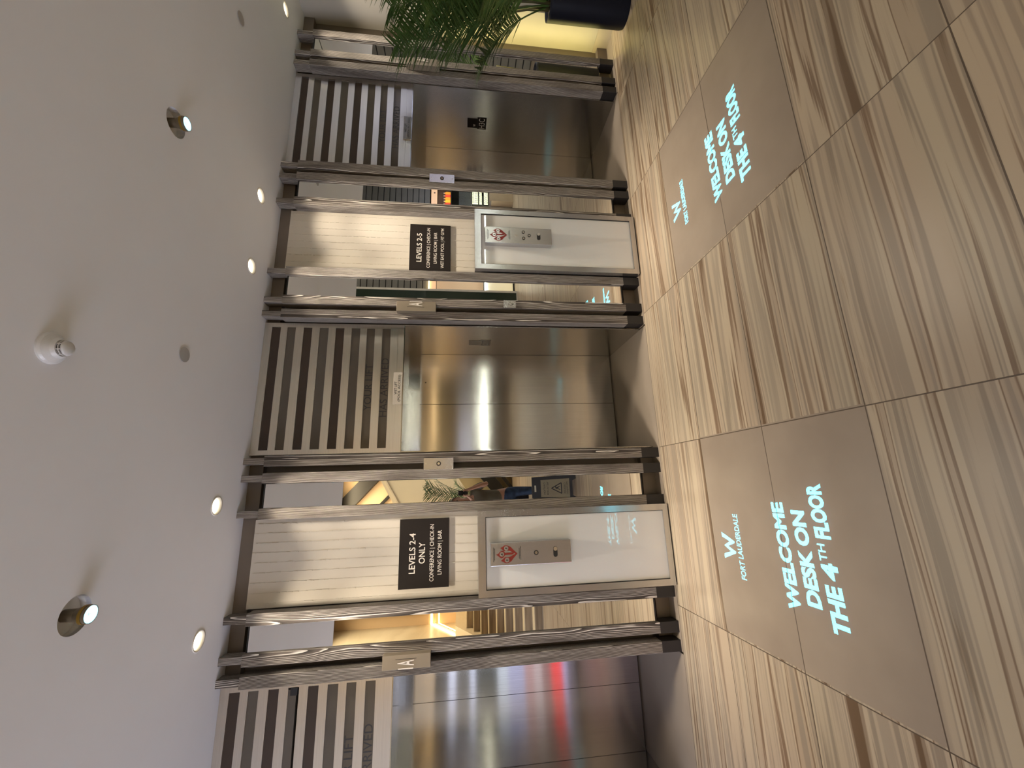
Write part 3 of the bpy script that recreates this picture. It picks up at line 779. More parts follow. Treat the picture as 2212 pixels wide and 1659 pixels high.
def make_projector(px, py, cx, W_, items, lab, power):
    t = thing('logo_projector', lab, 'projector', (px, py, CZ), 'ceiling logo projectors')
    zl, zs = 0.004, -0.052                        # lamp point and slide, relative to the ceiling
    H = CZ + zl; k = (zl - zs) / H
    verts, edges = slide_lines(cx, W_, items)
    ne = len(edges); b = len(verts)
    R = 0.020 / k
    rect = [Vector((px + R * math.cos(2 * PI * i / 32), py + R * math.sin(2 * PI * i / 32))) for i in range(32)]
    verts = verts + rect; edges = edges + [(b + i, b + (i + 1) % 32) for i in range(32)]
    ov, oe, of, *_ = geometry.delaunay_2d_cdt(verts, edges, [], 1, 1e-6)
    segs = [(verts[i], verts[j]) for i, j in edges[:ne]]
    def inside(p):
        c = False
        for a, q in segs:
            if (a[1] > p[1]) != (q[1] > p[1]) and p[0] < (q[0] - a[0]) * (p[1] - a[1]) / (q[1] - a[1]) + a[0]: c = not c
        return c
    bm = new_bm()
    bv = [bm.verts.new(((v[0] - px) * k, (v[1] - py) * k, zs)) for v in ov]
    for f in of:
        c = sum((ov[i] for i in f), Vector((0, 0))) / len(f)
        if not inside(c): bm.faces.new([bv[i] for i in f])
    obj('slide', bm, M_gobo, t)
    bm = new_bm(); lathe(bm, [(0.019, zs + 0.001), (0.019, zs - 0.003), (0.034, zs - 0.006), (0.034, zs + 0.001)], 36, caps=False); obj('lens_ring', bm, M_gobo, t)
    bm = new_bm(); lathe(bm, [(0.0345, zs - 0.007), (0.0365, zs - 0.007), (0.0365, zs + 0.018), (0.026, zs + 0.045), (0.024, 0.044), (0.0, 0.044)], 36, caps=False); obj('lamp_body', bm, M_lampbody, t)
    bm = new_bm(); lathe(bm, [(0.0372, zs + 0.006), (0.0385, zs + 0.006), (0.0385, zs + 0.018), (0.0372, zs + 0.018)], 36, caps=False); obj('amber_ring', bm, M_brass, t)
    bm = new_bm(); lathe(bm, [(0.078, 0.0), (0.078, 0.045), (0.0, 0.045)], 40, caps=False); obj('recess_can', bm, M_can, t)
    spot('projector_beam', (0, 0, zl), power, (0.042, 0.60, 1.0), math.radians(42), 0.15, 0.0, t)
    spot('projector_glow', (0, 0, zl), power * 0.016, (0.06, 0.35, 1.0), math.radians(42), 0.15, 0.0007, t)
B0 = 0.043
make_projector(PROJ[0][0], PROJ[0][1], -0.388, (-0.095, 0.058, 2.568, 2.452, 0.026),
               [('FORT LAUDERDALE', -0.008, 2.411, 0.366, 0.043, 0.006), ('WELCOME', 0.0, 2.050, 0.515, 0.083, B0), ('DESK ON', 0.005, 1.922, 0.436, 0.085, B0),
                ('THE', -0.195, 1.798, 0.200, 0.086, B0), ('4', -0.035, 1.798, 0.072, 0.086, B0), ('TH', 0.044, 1.820, 0.074, 0.040, 0.012), ('FLOOR', 0.228, 1.798, 0.245, 0.086, B0)],
               'recessed ceiling projector with a bright blue lens, nearer the camera', 13000)
make_projector(PROJ[1][0], PROJ[1][1], 1.985, (-0.046, 0.104, 2.592, 2.480, 0.026),
               [('FORT LAUDERDALE', 0.023, 2.434, 0.362, 0.043, 0.006), ('WELCOME', 0.006, 2.071, 0.500, 0.083, B0), ('DESK ON', 0.008, 1.944, 0.430, 0.085, B0),
                ('THE', -0.195, 1.822, 0.196, 0.086, B0), ('4', -0.035, 1.822, 0.072, 0.086, B0), ('TH', 0.044, 1.844, 0.074, 0.040, 0.012), ('FLOOR', 0.225, 1.822, 0.240, 0.086, B0)],
               'recessed ceiling projector with a bright blue lens, towards the far lift', 13000)

# yellow light strip in the corner behind the last post
t = thing('light_strip', 'vertical yellow light strip hidden behind the last post', 'light', (4.565, 3.40, 0.14))
bobj('diffuser', M_led, t, (-0.008, 0.008, -0.004, 0.006, 0.0, 1.66))
bobj('channel', M_steel_plate, t, (-0.012, 0.012, 0.0061, 0.059, -0.01, 1.67))

# ================================================================== palms
def frond_mesh(pts, ll, rr, droop=0.10, n=34, start=0.30, width=0.023, spread=1.0):
    bm = new_bm()
    P = [Vector(p) for p in pts]
    def bez(t):
        q = P[:]
        while len(q) > 1: q = [a.lerp(b, t) for a, b in zip(q, q[1:])]
        return q[0]
    tube(bm, [bez(i / 16) for i in range(17)], lambda u: 0.009 * (1 - 0.8 * u), 6)
    for i in range(n):
        u = start + (1 - start) * (i + 0.5) / n
        p = bez(u); d = (bez(min(1, u + 0.02)) - bez(max(0, u - 0.02))).normalized()
        side = d.cross(Vector((0, 0, 1)))
        if side.length < 0.2: side = Vector((0.7, -0.7, 0))
        side.normalize(); upv = side.cross(d)
        ln = ll * (0.55 + 0.45 * math.sin(PI * min(1, 0.15 + 0.95 * (u - start) / (1 - start)))) * rr.uniform(0.85, 1.1)
        for s in (-1, 1):
            v = (side * s * spread * rr.uniform(0.75, 1.05) + d * rr.uniform(0.55, 0.95) + upv * rr.uniform(0.05, 0.45)).normalized()
            prev = None; w = width * rr.uniform(0.8, 1.15)
            wd = v.cross(upv).normalized()
            for kq in range(5):
                f = kq / 4
                c = p + v * ln * f + Vector((0, 0, -droop * ln * f * f))
                hw = w * (0.45 + 1.1 * f if f < 0.3 else 0.78 * (1 - f) / 0.7 + 0.02) * 0.5
                a, b = bm.verts.new(c - wd * hw), bm.verts.new(c + wd * hw)
                cc = bm.verts.new(c + upv * hw * 0.35)
                if prev: bm.faces.new((prev[0], prev[2], cc, a)); bm.faces.new((prev[2], prev[1], b, cc))
                prev = (a, b, cc)
    return bm
def make_palm(loc, R, H, fronds, lab, seed, pm=M_pot):
    rr = random.Random(seed)
    t = thing('potted_palm', lab, 'plant', loc)
    bm = new_bm(); lathe(bm, [(R * 0.93, 0.0), (R * 0.97, 0.03), (R, H - 0.03), (R * 1.0, H), (R * 0.93, H), (R * 0.92, H - 0.05), (0.0, H - 0.05)], 44, caps=False)
    bm.faces.new([v for v in bm.verts if abs(v.co.z) < 1e-6][::1]) if False else None
    obj('pot', bm, pm, t, smooth=True)
    bm = new_bm(); lathe(bm, [(R * 0.92, H - 0.04), (R * 0.5, H - 0.02), (0.01, H - 0.015)], 30)
    for v in bm.verts: v.co.z += rr.uniform(-0.006, 0.012)
    obj('soil', bm, M_soil, t)
    for pts, ll, n in fronds:
        obj('frond', frond_mesh(pts, ll, rr, n=int(n * 1.25)), M_leaf, t)
    bm = new_bm()
    for a in range(9):
        an = a * 0.7; bx, by = 0.06 * math.cos(an), 0.06 * math.sin(an)
        tube(bm, [(bx, by, H - 0.05), (bx * 1.3, by * 1.3, H + 0.2), (bx * 2.0 - 0.03, by * 2.0 - 0.01, H + 0.45)], lambda u: 0.016 - 0.008 * u, 7)
    obj('stems', bm, M_stem, t, smooth=True)
    return t
H0 = 0.79
F = [
    ([(-0.05, 0, H0), (-0.22, -0.06, 1.15), (-0.60, -0.14, 1.75), (-1.12, -0.22, 2.12)], 0.42, 40),
    ([(-0.06, 0.0, H0), (-0.16, -0.04, 1.15), (-0.50, -0.10, 1.55), (-0.98, -0.16, 1.78)], 0.42, 38),
    ([(-0.02, 0.0, H0), (-0.15, -0.04, 1.35), (-0.36, -0.15, 2.05), (-0.72, -0.28, 2.22)], 0.44, 40),
    ([(0.0, -0.02, H0), (-0.05, -0.06, 1.40), (-0.18, -0.20, 2.20), (-0.46, -0.36, 2.42)], 0.42, 40),
    ([(-0.04, -0.02, H0), (-0.20, -0.12, 1.10), (-0.42, -0.28, 1.42), (-0.70, -0.42, 1.45)], 0.36, 34),
    ([(-0.05, 0.02, H0), (-0.24, 0.0, 1.10), (-0.52, 0.04, 1.40), (-0.84, 0.10, 1.46)], 0.34, 34),
    ([(0.02, -0.03, H0), (0.05, -0.15, 1.30), (0.10, -0.45, 1.90), (0.10, -0.85, 2.05)], 0.42, 36),
    ([(0.04, 0.0, H0), (0.20, -0.10, 1.35), (0.50, -0.25, 1.95), (0.90, -0.40, 2.10)], 0.42, 34),
    ([(0.02, 0.0, H0), (0.10, -0.05, 1.5), (0.18, -0.12, 2.3), (0.10, -0.30, 2.70)], 0.40, 34),
    ([(-0.02, -0.04, H0), (-0.08, -0.25, 1.15), (-0.15, -0.60, 1.50), (-0.30, -0.95, 1.50)], 0.36, 32),
    ([(0.0, 0.0, H0), (-0.10, -0.02, 1.45), (-0.42, -0.04, 2.05), (-0.86, -0.06, 2.22)], 0.40, 38),
    ([(-0.02, 0.0, H0), (-0.12, -0.10, 1.25), (-0.45, -0.24, 1.80), (-0.85, -0.34, 1.92)], 0.40, 36),
]
make_palm((4.605, 2.90, 0), 0.163, H0, F, 'tall feathery palm in a round navy black pot by the yellow lit corner', 3)
H1 = 0.8
def up_fronds(H, n, seed):
    r = random.Random(seed); out = []
    for i in range(n):
        a = 2 * PI * i / n + r.uniform(-0.2, 0.2); q = r.uniform(0.55, 0.8); hh = r.uniform(1.0, 1.75)
        c, s = math.cos(a), math.sin(a)
        out.append(([(0.03 * c, 0.03 * s, H), (0.12 * c, 0.12 * s, H + hh * 0.5), (q * 0.6 * c, q * 0.6 * s, H + hh), (q * c, q * s, H + hh * 0.95)], 0.36, 26))
    return out
make_palm((-0.32, -3.76, 0), 0.2, H1, up_fronds(H1, 9, 5), 'palm against the yellow wall, seen in the mirror above the photographer', 11)

# ================================================================== the hall behind the camera, seen in the mirrors
hall_before = set(bpy.data.objects)
struct(bobj('wall_hall_back', M_peach, None, (-4.1, 5.5, -6.95, -6.72, 0.0, 5.4)))
struct(bobj('wall_stair_side', M_hallwall, None, (-4.1, -3.9, -6.72, -2.25, 0.0, 5.4)))
struct(obj('trim_2', (lambda b: (prism(b, [(-2.2, 0.0), (-2.2, 0.30), (-4.85, 1.78), (-6.72, 1.78), (-6.72, 0.0)], -3.895, -3.44, 'YZ'), b)[1])(new_bm()), M_hallwall))
struct(bobj('ceiling_hall', M_hallceil, None, (-7.0, 9.8, -7.0, 0.84, 5.25, 5.4)))
struct(bobj('wall_soffit', M_ceiling, None, (-7.0, 9.8, 0.84, 0.95, CZ + 0.02, 5.25)))
struct(bobj('wall_left', M_wallright, None, (-7.15, -7.0, -7.0, 4.25, 0.0, 5.4)))
struct(bobj('wall_left_back', M_hallwall, None, (-7.0, -4.1, -3.3, -3.1, 0.0, 5.25)))
struct(bobj('window_1', M_daypane, None, (-6.998, -6.97, -2.4, 1.2, 0.5, 2.9)))
t = thing('added_light_line', 'white light line added low on the far right wall to streak the far lift', 'light', (9.55, -3.9, 0.85))
bobj('light_tube', M_tube, t, (-0.03, 0.0, 0.0, 2.9, 0.0, 0.035)); bobj('bracket', M_black, t, (0.001, 0.02, 0.0, 2.9, -0.01, 0.045))  # added tube, set here only to streak the far lift doors
struct(bobj('added_window', M_daypane, None, (9.53, 9.56, -3.3, -1.5, 1.3, 3.2)))  # guessed glowing pane, added for the bluish tint on the far lift
struct(bobj('wall_far_right', M_louver_back, None, (9.62, 9.8, -7.0, 3.12, 0.0, 5.25)))
struct(bobj('wall_shop_back', M_mural, None, (5.5, 9.62, -5.45, -5.3, 0.0, 5.25)))

# dark braces and the cream stringer
def plank(name, mat, a, b, w, y0, y1, lab, cat, group=None):
    d = (Vector(b) - Vector(a)).normalized(); nrm = Vector((-d[1], d[0])) * w / 2
    A, Bv = Vector(a), Vector(b)
    bm = new_bm(); prism(bm, [tuple(A + nrm), tuple(Bv + nrm), tuple(Bv - nrm), tuple(A - nrm)], y0, y1)
    return tag(obj(name, bm, mat), lab, cat, group)
plank('steel_brace', M_beam, (-1.5, 6.1 - 0.0), (1.3, 3.5), 0.42, -6.72, -6.5, 'broad dark steel brace high on the peach wall, seen in a mirror', 'brace', 'steel braces')
plank('steel_brace', M_beam, (-1.0, 4.62), (0.3, 3.36), 0.085, -6.718, -6.62, 'thin dark steel brace under the broad one, seen in a mirror', 'brace', 'steel braces')
plank('steel_brace', M_beam, (-0.6, 0.06), (0.95, 1.35), 0.36, -6.71, -6.5, 'dark steel brace low on the hall wall beside the photographer', 'brace', 'steel braces')
plank('steel_brace', M_beam, (-0.10, 0.02), (0.42, 0.42), 0.10, -6.49, -6.40, 'small dark cross brace at the foot of the hall wall', 'brace', 'steel braces')
o = obj('stair_stringer', (lambda b: (prism(b, [(-1.1, 3.08), (3.0, 5.45), (3.0, 3.50), (-1.1, 0.83)], -5.35, -5.15), b)[1])(new_bm()), M_band); tag(o, 'wide cream diagonal stair flank across the hall, seen in the mirror', 'stringer')
o = obj('stringer_edge', (lambda b: (prism(b, [(-1.1, 2.97), (3.0, 5.33), (3.0, 5.28), (-1.1, 2.92)], -5.149, -5.13), b)[1])(new_bm()), M_hallwall); tag(o, 'slim raised line along the cream stair flank', 'moulding')
struct(bobj('wall_hall_low', M_olive, None, (-0.9, 5.4, -6.72, -6.715, 0.0, 2.6)))
tag(bobj('dark_opening_sheet', M_beam, None, (-3.53, -2.3, -6.60, -6.40, 2.57, 5.25)), 'black sheet standing for a dark opening by the stair wall, in the left mirror', 'panel')  # black sheet drawn in place of a dark opening

# stairs
t = thing('staircase', 'flight of planked stone stairs climbing away, seen in the left mirror', 'stairs', (-2.5, -2.2, 0))
N_ST = 9
for i in range(N_ST):
    y = -0.30 * i
    bobj('step', M_stair, t, (-0.93, 1.35, y - 0.30 if i < N_ST - 1 else y - 1.6, y, 0.0 if i == 0 else 0.0, 0.167 * (i + 1) - 0.02))
    bobj('tread', M_nosing, t, (-0.93, 1.35, y - 0.30 if i < N_ST - 1 else y - 1.6, y + 0.012, 0.167 * (i + 1) - 0.0195, 0.167 * (i + 1)))
# lit handrail in the wall
t = thing('lit_handrail', 'glowing handrail recess that bends down along the stair wall', 'handrail', (-3.90, -2.5, 0))
bm = new_bm()
box(bm, 0.03, 1.3, -4.215, -4.20, 2.47, 2.53); prism(bm, [(-4.20, 2.47), (-2.2, 1.17), (-2.2, 1.23), (-4.20, 2.53)], 0.002, 0.03, 'YZ'); obj('light_line', bm, M_cove, t)
bm = new_bm()
box(bm, 0.03, 1.3, -4.215, -4.20, 2.27, 2.30); prism(bm, [(-4.20, 2.27), (-2.2, 0.97), (-2.2, 1.00), (-4.20, 2.30)], 0.002, 0.03, 'YZ'); obj('light_line', bm, M_cove, t)
bm = new_bm()
box(bm, 0.04, 1.3, -4.215, -4.17, 2.36, 2.41); prism(bm, [(-4.17, 2.36), (-2.2, 1.08), (-2.2, 1.12), (-4.17, 2.41)], 0.002, 0.05, 'YZ'); obj('rail', bm, M_band, t)

# louvred walls above the shop
def louver_wall(axis, a0, a1, pos, z0, z1, pitch, lab):
    t = thing('louvred_wall', lab, 'louvre', (a0, pos, 0) if axis == 'X' else (pos, a0, 0), 'louvred walls')
    L = a1 - a0
    bm = new_bm(); z = z0
    while z < z1 - 0.02:
        if axis == 'X': box(bm, 0, L, 0.0, 0.03, z, z + pitch * 0.86)
        else: box(bm, -0.03, 0.0, 0, L, z, z + pitch * 0.86)
        z += pitch
    obj('slats', bm, M_louver, t)
    bm = new_bm()
    if axis == 'X': box(bm, 0, L, -0.03, -0.001, z0, z1)
    else: box(bm, 0.001, 0.03, 0, L, z0, z1)
    obj('backing', bm, M_louver_back, t)
louver_wall('X', 5.52, 9.55, -4.25, 2.58, 5.2, 0.175, 'grey green louvred wall above the shop, seen in a mirror')
louver_wall('Y', -4.2, 3.05, 9.60, 0.02, 5.2, 0.175, 'grey green louvred wall at the far right end of the hall')
o = bobj('cove_light', M_cove, None, (5.52, 7.6, -4.20, -4.16, 2.545, 2.575)); tag(o, 'warm light line under the louvres', 'light')
o = bobj('shop_fascia', M_fascia, None, (5.52, 9.5, -4.28, -4.22, 2.36, 2.54)); tag(o, 'lit peach fascia over the shop', 'fascia')
bm = new_bm(); prism(bm, [(8.92 + (0.035 if i % 2 == 0 else 0.015) * math.sin(PI * i / 5), 2.44 + (0.035 if i % 2 == 0 else 0.015) * math.cos(PI * i / 5)) for i in range(10)], -4.219, -4.212)
tag(obj('star_emblem', bm, M_letter_black), 'small dark star on the lit peach fascia', 'emblem')
o = bobj('shop_back_panel', glow('peach_panel_glow', (1.0, 0.66, 0.36), 0.42, (0.5, 0.4, 0.3)), None, (5.56, 7.0, -4.60, -4.55, 0.95, 2.36)); tag(o, 'peach lit back panel of the shop', 'panel')  # panel glows by itself, lamplight put into its emission
t = thing('glass_partition', 'dark green glass partition with pale frame, seen in the mirror beside the far call station', 'partition', (3.0, -4.0, 0))
bobj('pane', M_shopglass, t, (0, 2.5, -0.02, 0.02, 0.02, 5.2))
bobj('frame', M_whiteframe, t, (2.46, 2.52, -0.03, 0.03, 0.0, 5.2), (0, 2.46, -0.03, 0.03, 0.0, 0.02))
# shelf unit with light tubes
t = thing('shop_shelf', 'yellow lit display shelf at the foot of the shop', 'shelf', (6.3, -4.45, 0))
bobj('case', M_shelf_lit, t, (-0.75, 0.75, -0.1, 0.0, 0.05, 0.90), bev=0.004)
bobj('plinth', M_black, t, (-0.75, 0.75, -0.1, 0.02, 0.0, 0.05))
bobj('dark_edge', M_black, t, (-0.75, 0.75, -0.1, 0.015, 0.90, 0.95))
bobj('light_tube', M_tube, t, (-0.75, 0.75, 0.02, 0.045, 0.885, 0.91))
# shop kiosk
o = bobj('shop_counter', M_counter, None, (7.4, 9.55, -4.75, -4.30, 0.0, 0.74), bev=0.004); tag(o, 'brown shop counter reflected in the mirror by the far lift', 'counter')
o = bobj('bottle_shelf', M_black, None, (7.5, 9.55, -4.62, -4.34, 1.925, 1.95)); tag(o, 'dark shelf holding juice bottles', 'shelf')
tag(bobj('shop_pier', M_counter, None, (7.5, 9.55, -4.70, -4.64, 1.95, 2.36)), 'dark panel behind the juice bottles', 'panel')
def make_bottle(x, m, lab):
    t = thing('juice_bottle', lab, 'bottle', (x, -4.46, 1.95), 'juice bottles on the dark shelf')
    bm = new_bm(); lathe(bm, [(0.042, 0), (0.044, 0.01), (0.044, 0.14), (0.020, 0.185), (0.018, 0.195)], 16); obj('bottle_body', bm, m, t, smooth=True)
    bm = new_bm(); lathe(bm, [(0.021, 0.195), (0.021, 0.225)], 16); obj('cap', bm, M_cap, t)
cols = [('yellow', 2), ('red', 1), ('yellow', 2), ('orange', 0), ('red', 1), ('orange', 0)]
for i in range(6):
    nm, ci = cols[i]
    make_bottle(8.62 + 0.10 * i, M_juice[ci], ['leftmost yellow juice bottle on the shop shelf', 'red juice bottle second from the left on the shop shelf', 'yellow juice bottle third from the left on the shop shelf',
                'orange juice bottle fourth from the left on the shop shelf', 'red juice bottle fifth from the left on the shop shelf', 'rightmost orange juice bottle on the shop shelf'][i])
bm = new_bm()
for i in range(5):
    a = 2 * PI * i / 5; disc(bm, 8.93 + 0.045 * math.cos(a), 1.80 + 0.045 * math.sin(a), -5.299, 0.045, 0.0 + -0.004, 12)
tag(obj('flower_mural', bm, M_pinkflower), 'pink painted flower on the dark shop wall', 'mural')
t = thing('added_counter_lamp', 'white light line added on the shop counter to streak the far lift doors', 'light', (7.95, -4.29, 0.84))
bobj('light_tube', M_tube, t, (-0.5, 0.5, 0.0, 0.03, 0.03, 0.07)); bobj('bracket', M_black, t, (-0.5, 0.5, -0.01, 0.02, -0.10, 0.03))  # added outside the mirrors' view to streak the far lift doors
t = thing('display_case', 'clear glass display case on the shop counter', 'display case', (8.85, -4.5, 0.74))
bobj('glass', M_clear, t, (-0.22, 0.30, -0.15, 0.12, 0.57, 0.95))
bobj('tray', M_chrome, t, (-0.22, 0.30, -0.15, 0.12, 0.55, 0.57))
bobj('stand', M_black, t, (-0.20, 0.28, -0.14, 0.0, 0.0, 0.55))
for i, (z0, z1) in enumerate(((1.09, 1.27), (0.97, 1.05), (0.78, 0.90))):
    t = thing('menu_board', ['tall lit menu board at the top of the shop front', 'lit menu board in the middle of the shop front', 'lit menu board lowest on the shop front'][i], 'menu', (8.95, -4.34, z0), 'lit menu boards')
    bobj('panel', M_menu, t, (-0.27, 0.29, 0.0, 0.02, 0.0, z1 - z0))
    bm = new_bm(); rr = random.Random(i)
    for r_ in range(max(2, int((z1 - z0) / 0.035))):
        x = -0.24
        while x < 0.24:
            l = rr.uniform(0.02, 0.07); box(bm, x, x + l, 0.02, 0.0205, 0.014 + r_ * 0.035, 0.028 + r_ * 0.035); x += l + 0.02
    obj('text_lines', bm, M_letter_black, t)
t = thing('floor_box', 'brown cardboard carton on the floor in front of the shop', 'carton', (8.80, -4.16, 0))
bobj('carton', M_card, t, (-0.2, 0.2, -0.13, 0.13, 0, 0.68), bev=0.005)
bobj('flap', M_card, t, (-0.2, 0.2, 0.125, 0.135, 0.60, 0.74))

# guessed lit screen, added at left to put colour bands into the left lift doors
t = thing('guessed_display', 'guessed wide display screen added to put colour bands into the left lift doors', 'display', (-2.30, 1.85, 0))
bobj('housing', M_black, t, (-0.58, 0.62, -0.08, 0.0, 0.0, 2.0), bev=0.006)
bobj('screen', M_screen, t, (-0.55, 0.59, 0.0, 0.006, 0.04, 1.95))
# guessed bright things, added across the hall to streak the lift doors
t = thing('guessed_counter', 'guessed dark counter with white light lines, added to streak the middle lift doors', 'counter', (2.1, -4.75, 0))
bobj('body', M_counter, t, (-1.2, 2.6, -0.5, 0.0, 0.0, 0.84), bev=0.004)
bobj('shelf', M_counter, t, (-1.2, 2.6, -0.5, -0.2, 1.10, 1.14))
bobj('leg', M_counter, t, (-1.2, -1.14, -0.5, -0.2, 0.84, 1.10), (2.54, 2.6, -0.5, -0.2, 0.84, 1.10))
bobj('light_tube', M_tube, t, (-1.15, 2.55, 0.0, 0.03, 0.855, 0.895))
bobj('light_tube', M_tube_dim, t, (-0.6, 2.5, -0.199, -0.175, 1.105, 1.13))
t = thing('guessed_screen', 'guessed bluish screen added on the counter to tint the middle lift doors', 'screen', (1.25, -5.08, 1.141))
bobj('casing', M_black, t, (-0.36, 0.36, -0.05, 0.0, 0.06, 0.60)); bobj('stand', M_black, t, (-0.08, 0.08, -0.04, 0.02, 0.0, 0.06))
bobj('picture', M_daypane, t, (-0.34, 0.34, 0.0, 0.004, 0.08, 0.58))  # added glow for the bluish patch on the middle doors
o = bobj('added_cove_light', M_cove, None, (0.9, 4.8, -6.71, -6.67, 2.60, 2.66)); tag(o, 'warm light line added on the hall wall to streak the middle lift doors', 'light')  # added for the warm streak on the middle lift doors
for o in bpy.data.objects:                       # the hall lies a little further back
    if o not in hall_before and o.parent is None and o.name not in ('wall_left', 'guessed_display', 'window_1'): o.location.y -= 0.26
# ================================================================== wet floor sign (seen in the mirror only)
t = thing('wet_floor_sign', 'navy folding wet floor caution sign, reflected in the mirror', 'caution sign', (-0.06, 0.0, 0))
def lean(bm, ytop, ybot, z1):
    for v in bm.verts:
        f = v.co.z / z1; v.co.y += ybot + (ytop - ybot) * f
bm = new_bm()
prism(bm, [(-0.19, 0.0), (-0.13, 0.0), (-0.10, 0.05), (0.10, 0.05), (0.13, 0.0), (0.19, 0.0), (0.165, 0.60), (-0.165, 0.60)], 0.0, -0.02); lean(bm, 0.47, 0.72, 0.6); obj('front_panel', bm, M_navy, t)
bm = new_bm()
prism(bm, [(-0.19, 0.0), (-0.13, 0.0), (-0.10, 0.05), (0.10, 0.05), (0.13, 0.0), (0.19, 0.0), (0.165, 0.60), (-0.165, 0.60)], 0.0, -0.02); lean(bm, 0.445, 0.22, 0.6); obj('back_panel', bm, M_navy, t)
bm = new_bm(); prism(bm, [(-0.135, 0.09), (0.135, 0.09), (0.12, 0.48), (-0.12, 0.48)], 0.004, 0.0); lean(bm, 0.47, 0.72, 0.6); obj('face', bm, M_signface, t)
bm = new_bm(); box(bm, -0.045, 0.045, 0.0, 0.003, 0.545, 0.568); lean(bm, 0.47, 0.72, 0.6); obj('handle_slot', bm, M_whiteframe, t)
bm = new_bm()
for a, b_ in (((-0.075, 0.20), (0.075, 0.20)), ((0.075, 0.20), (0.0, 0.335)), ((0.0, 0.335), (-0.075, 0.20))):
    d = Vector(b_) - Vector(a); n_ = Vector((-d[1], d[0])).normalized() * 0.006; A, B_ = Vector(a), Vector(b_)
    prism(bm, [tuple(A + n_), tuple(B_ + n_), tuple(B_ - n_), tuple(A - n_)], 0.0065, 0.004)
prism(bm, [(-0.02, 0.215), (0.0, 0.25), (0.025, 0.22), (0.03, 0.225), (0.01, 0.265), (0.03, 0.285), (0.02, 0.29), (0.0, 0.275), (-0.02, 0.28), (-0.005, 0.262), (-0.026, 0.22)], 0.0065, 0.004)
def sgn(a, b, d): return (-a, 0.004 + d, b)
for body, zc, w in (('CAUTION', 0.43, 0.17), ('WET FLOOR', 0.385, 0.19), ('CUIDADO', 0.155, 0.15), ('PISO MOJADO', 0.12, 0.17)):
    put_text(bm, body, 0, 0, 0, w, 0.024, 0.0, 0.002, place=lambda a, b, d, zc=zc: (-a, 0.004 + d, zc + b))
lean(bm, 0.47, 0.72, 0.6); obj('sign_print', bm, M_navy, t)

# ================================================================== the photographer (seen in the mirror)
def skin_body(name, joints, bones, mat, parent, root=0, sub=2):
    me = bpy.data.meshes.new(name)
    me.from_pydata([j[0] for j in joints], bones, [])
    me.materials.append(mat)
    o = bpy.data.objects.new(name, me); COL.objects.link(o)
    if parent: o.parent = parent
    md = o.modifiers.new('skin', 'SKIN'); md.use_smooth_shade = True
    if not me.skin_vertices: o.data.skin_vertices if False else None
    lay = me.skin_vertices[0] if me.skin_vertices else None
    if lay is None:
        bm = bmesh.new(); bm.from_mesh(me); bm.verts.layers.skin.verify(); bm.to_mesh(me); bm.free(); lay = me.skin_vertices[0]
    for i, j in enumerate(joints):
        r = j[1]; lay.data[i].radius = r if isinstance(r, tuple) else (r, r)
        lay.data[i].use_root = (i == root)
    s = o.modifiers.new('sub', 'SUBSURF'); s.levels = sub; s.render_levels = sub
    return o
person = thing('person', 'person in olive tee and blue jeans holding up a phone, reflected in the mirror', 'person', (-0.20, -0.36, 0))
# local coordinates: x to the person's right, y towards the lifts
J = [((0, 0, 0.96), (0.13, 0.10)), ((0, 0.0, 1.12), (0.125, 0.09)), ((0, -0.01, 1.30), (0.14, 0.10)), ((0, -0.01, 1.42), (0.12, 0.085)), ((-0.012, 0.0, 1.51), 0.055), ((-0.03, 0.03, 1.58), 0.055),
     ((-0.045, 0.04, 1.66), (0.074, 0.088)), ((-0.045, 0.035, 1.735), (0.072, 0.088)), ((-0.045, 0.025, 1.79), (0.045, 0.055)),
     ((0.16, -0.01, 1.43), 0.055), ((0.215, 0.05, 1.30), 0.046), ((0.245, 0.13, 1.215), 0.038), ((0.215, 0.20, 1.34), 0.036), ((0.165, 0.27, 1.50), 0.026), ((0.152, 0.298, 1.555), (0.034, 0.018)),
     ((-0.16, -0.01, 1.43), 0.055), ((-0.205, 0.05, 1.30), 0.046), ((-0.215, 0.14, 1.22), 0.038), ((-0.12, 0.21, 1.36), 0.036), ((0.03, 0.275, 1.50), 0.026), ((0.062, 0.300, 1.545), (0.034, 0.018)),
     ((0.10, 0.0, 0.88), 0.088), ((0.105, 0.015, 0.50), 0.056), ((0.11, -0.02, 0.28), 0.052), ((0.115, -0.03, 0.08), 0.036), ((0.12, 0.10, 0.035), (0.040, 0.03)),
     ((-0.10, 0.0, 0.88), 0.088), ((-0.115, 0.02, 0.50), 0.056), ((-0.12, -0.02, 0.28), 0.052), ((-0.13, -0.03, 0.08), 0.036), ((-0.14, 0.10, 0.035), (0.040, 0.03))]
Bn = [(0, 1), (1, 2), (2, 3), (3, 4), (4, 5), (5, 6), (6, 7), (7, 8), (3, 9), (9, 10), (10, 11), (11, 12), (12, 13), (13, 14), (3, 15), (15, 16), (16, 17), (17, 18), (18, 19), (19, 20),
      (0, 21), (21, 22), (22, 23), (23, 24), (24, 25), (0, 26), (26, 27), (27, 28), (28, 29), (29, 30)]
skin_body('body', J, Bn, M_skin, person)
JS = [((0, 0, 0.93), (0.155, 0.122)), ((0, 0, 1.10), (0.148, 0.112)), ((0, -0.01, 1.30), (0.158, 0.118)), ((0, -0.01, 1.42), (0.135, 0.10)), ((0, 0.0, 1.475), (0.075, 0.07)),
      ((0.16, -0.01, 1.43), 0.068), ((0.21, 0.045, 1.315), 0.062), ((0.222, 0.065, 1.285), 0.062), ((-0.16, -0.01, 1.43), 0.068), ((-0.20, 0.045, 1.315), 0.062), ((-0.205, 0.065, 1.285), 0.062)]
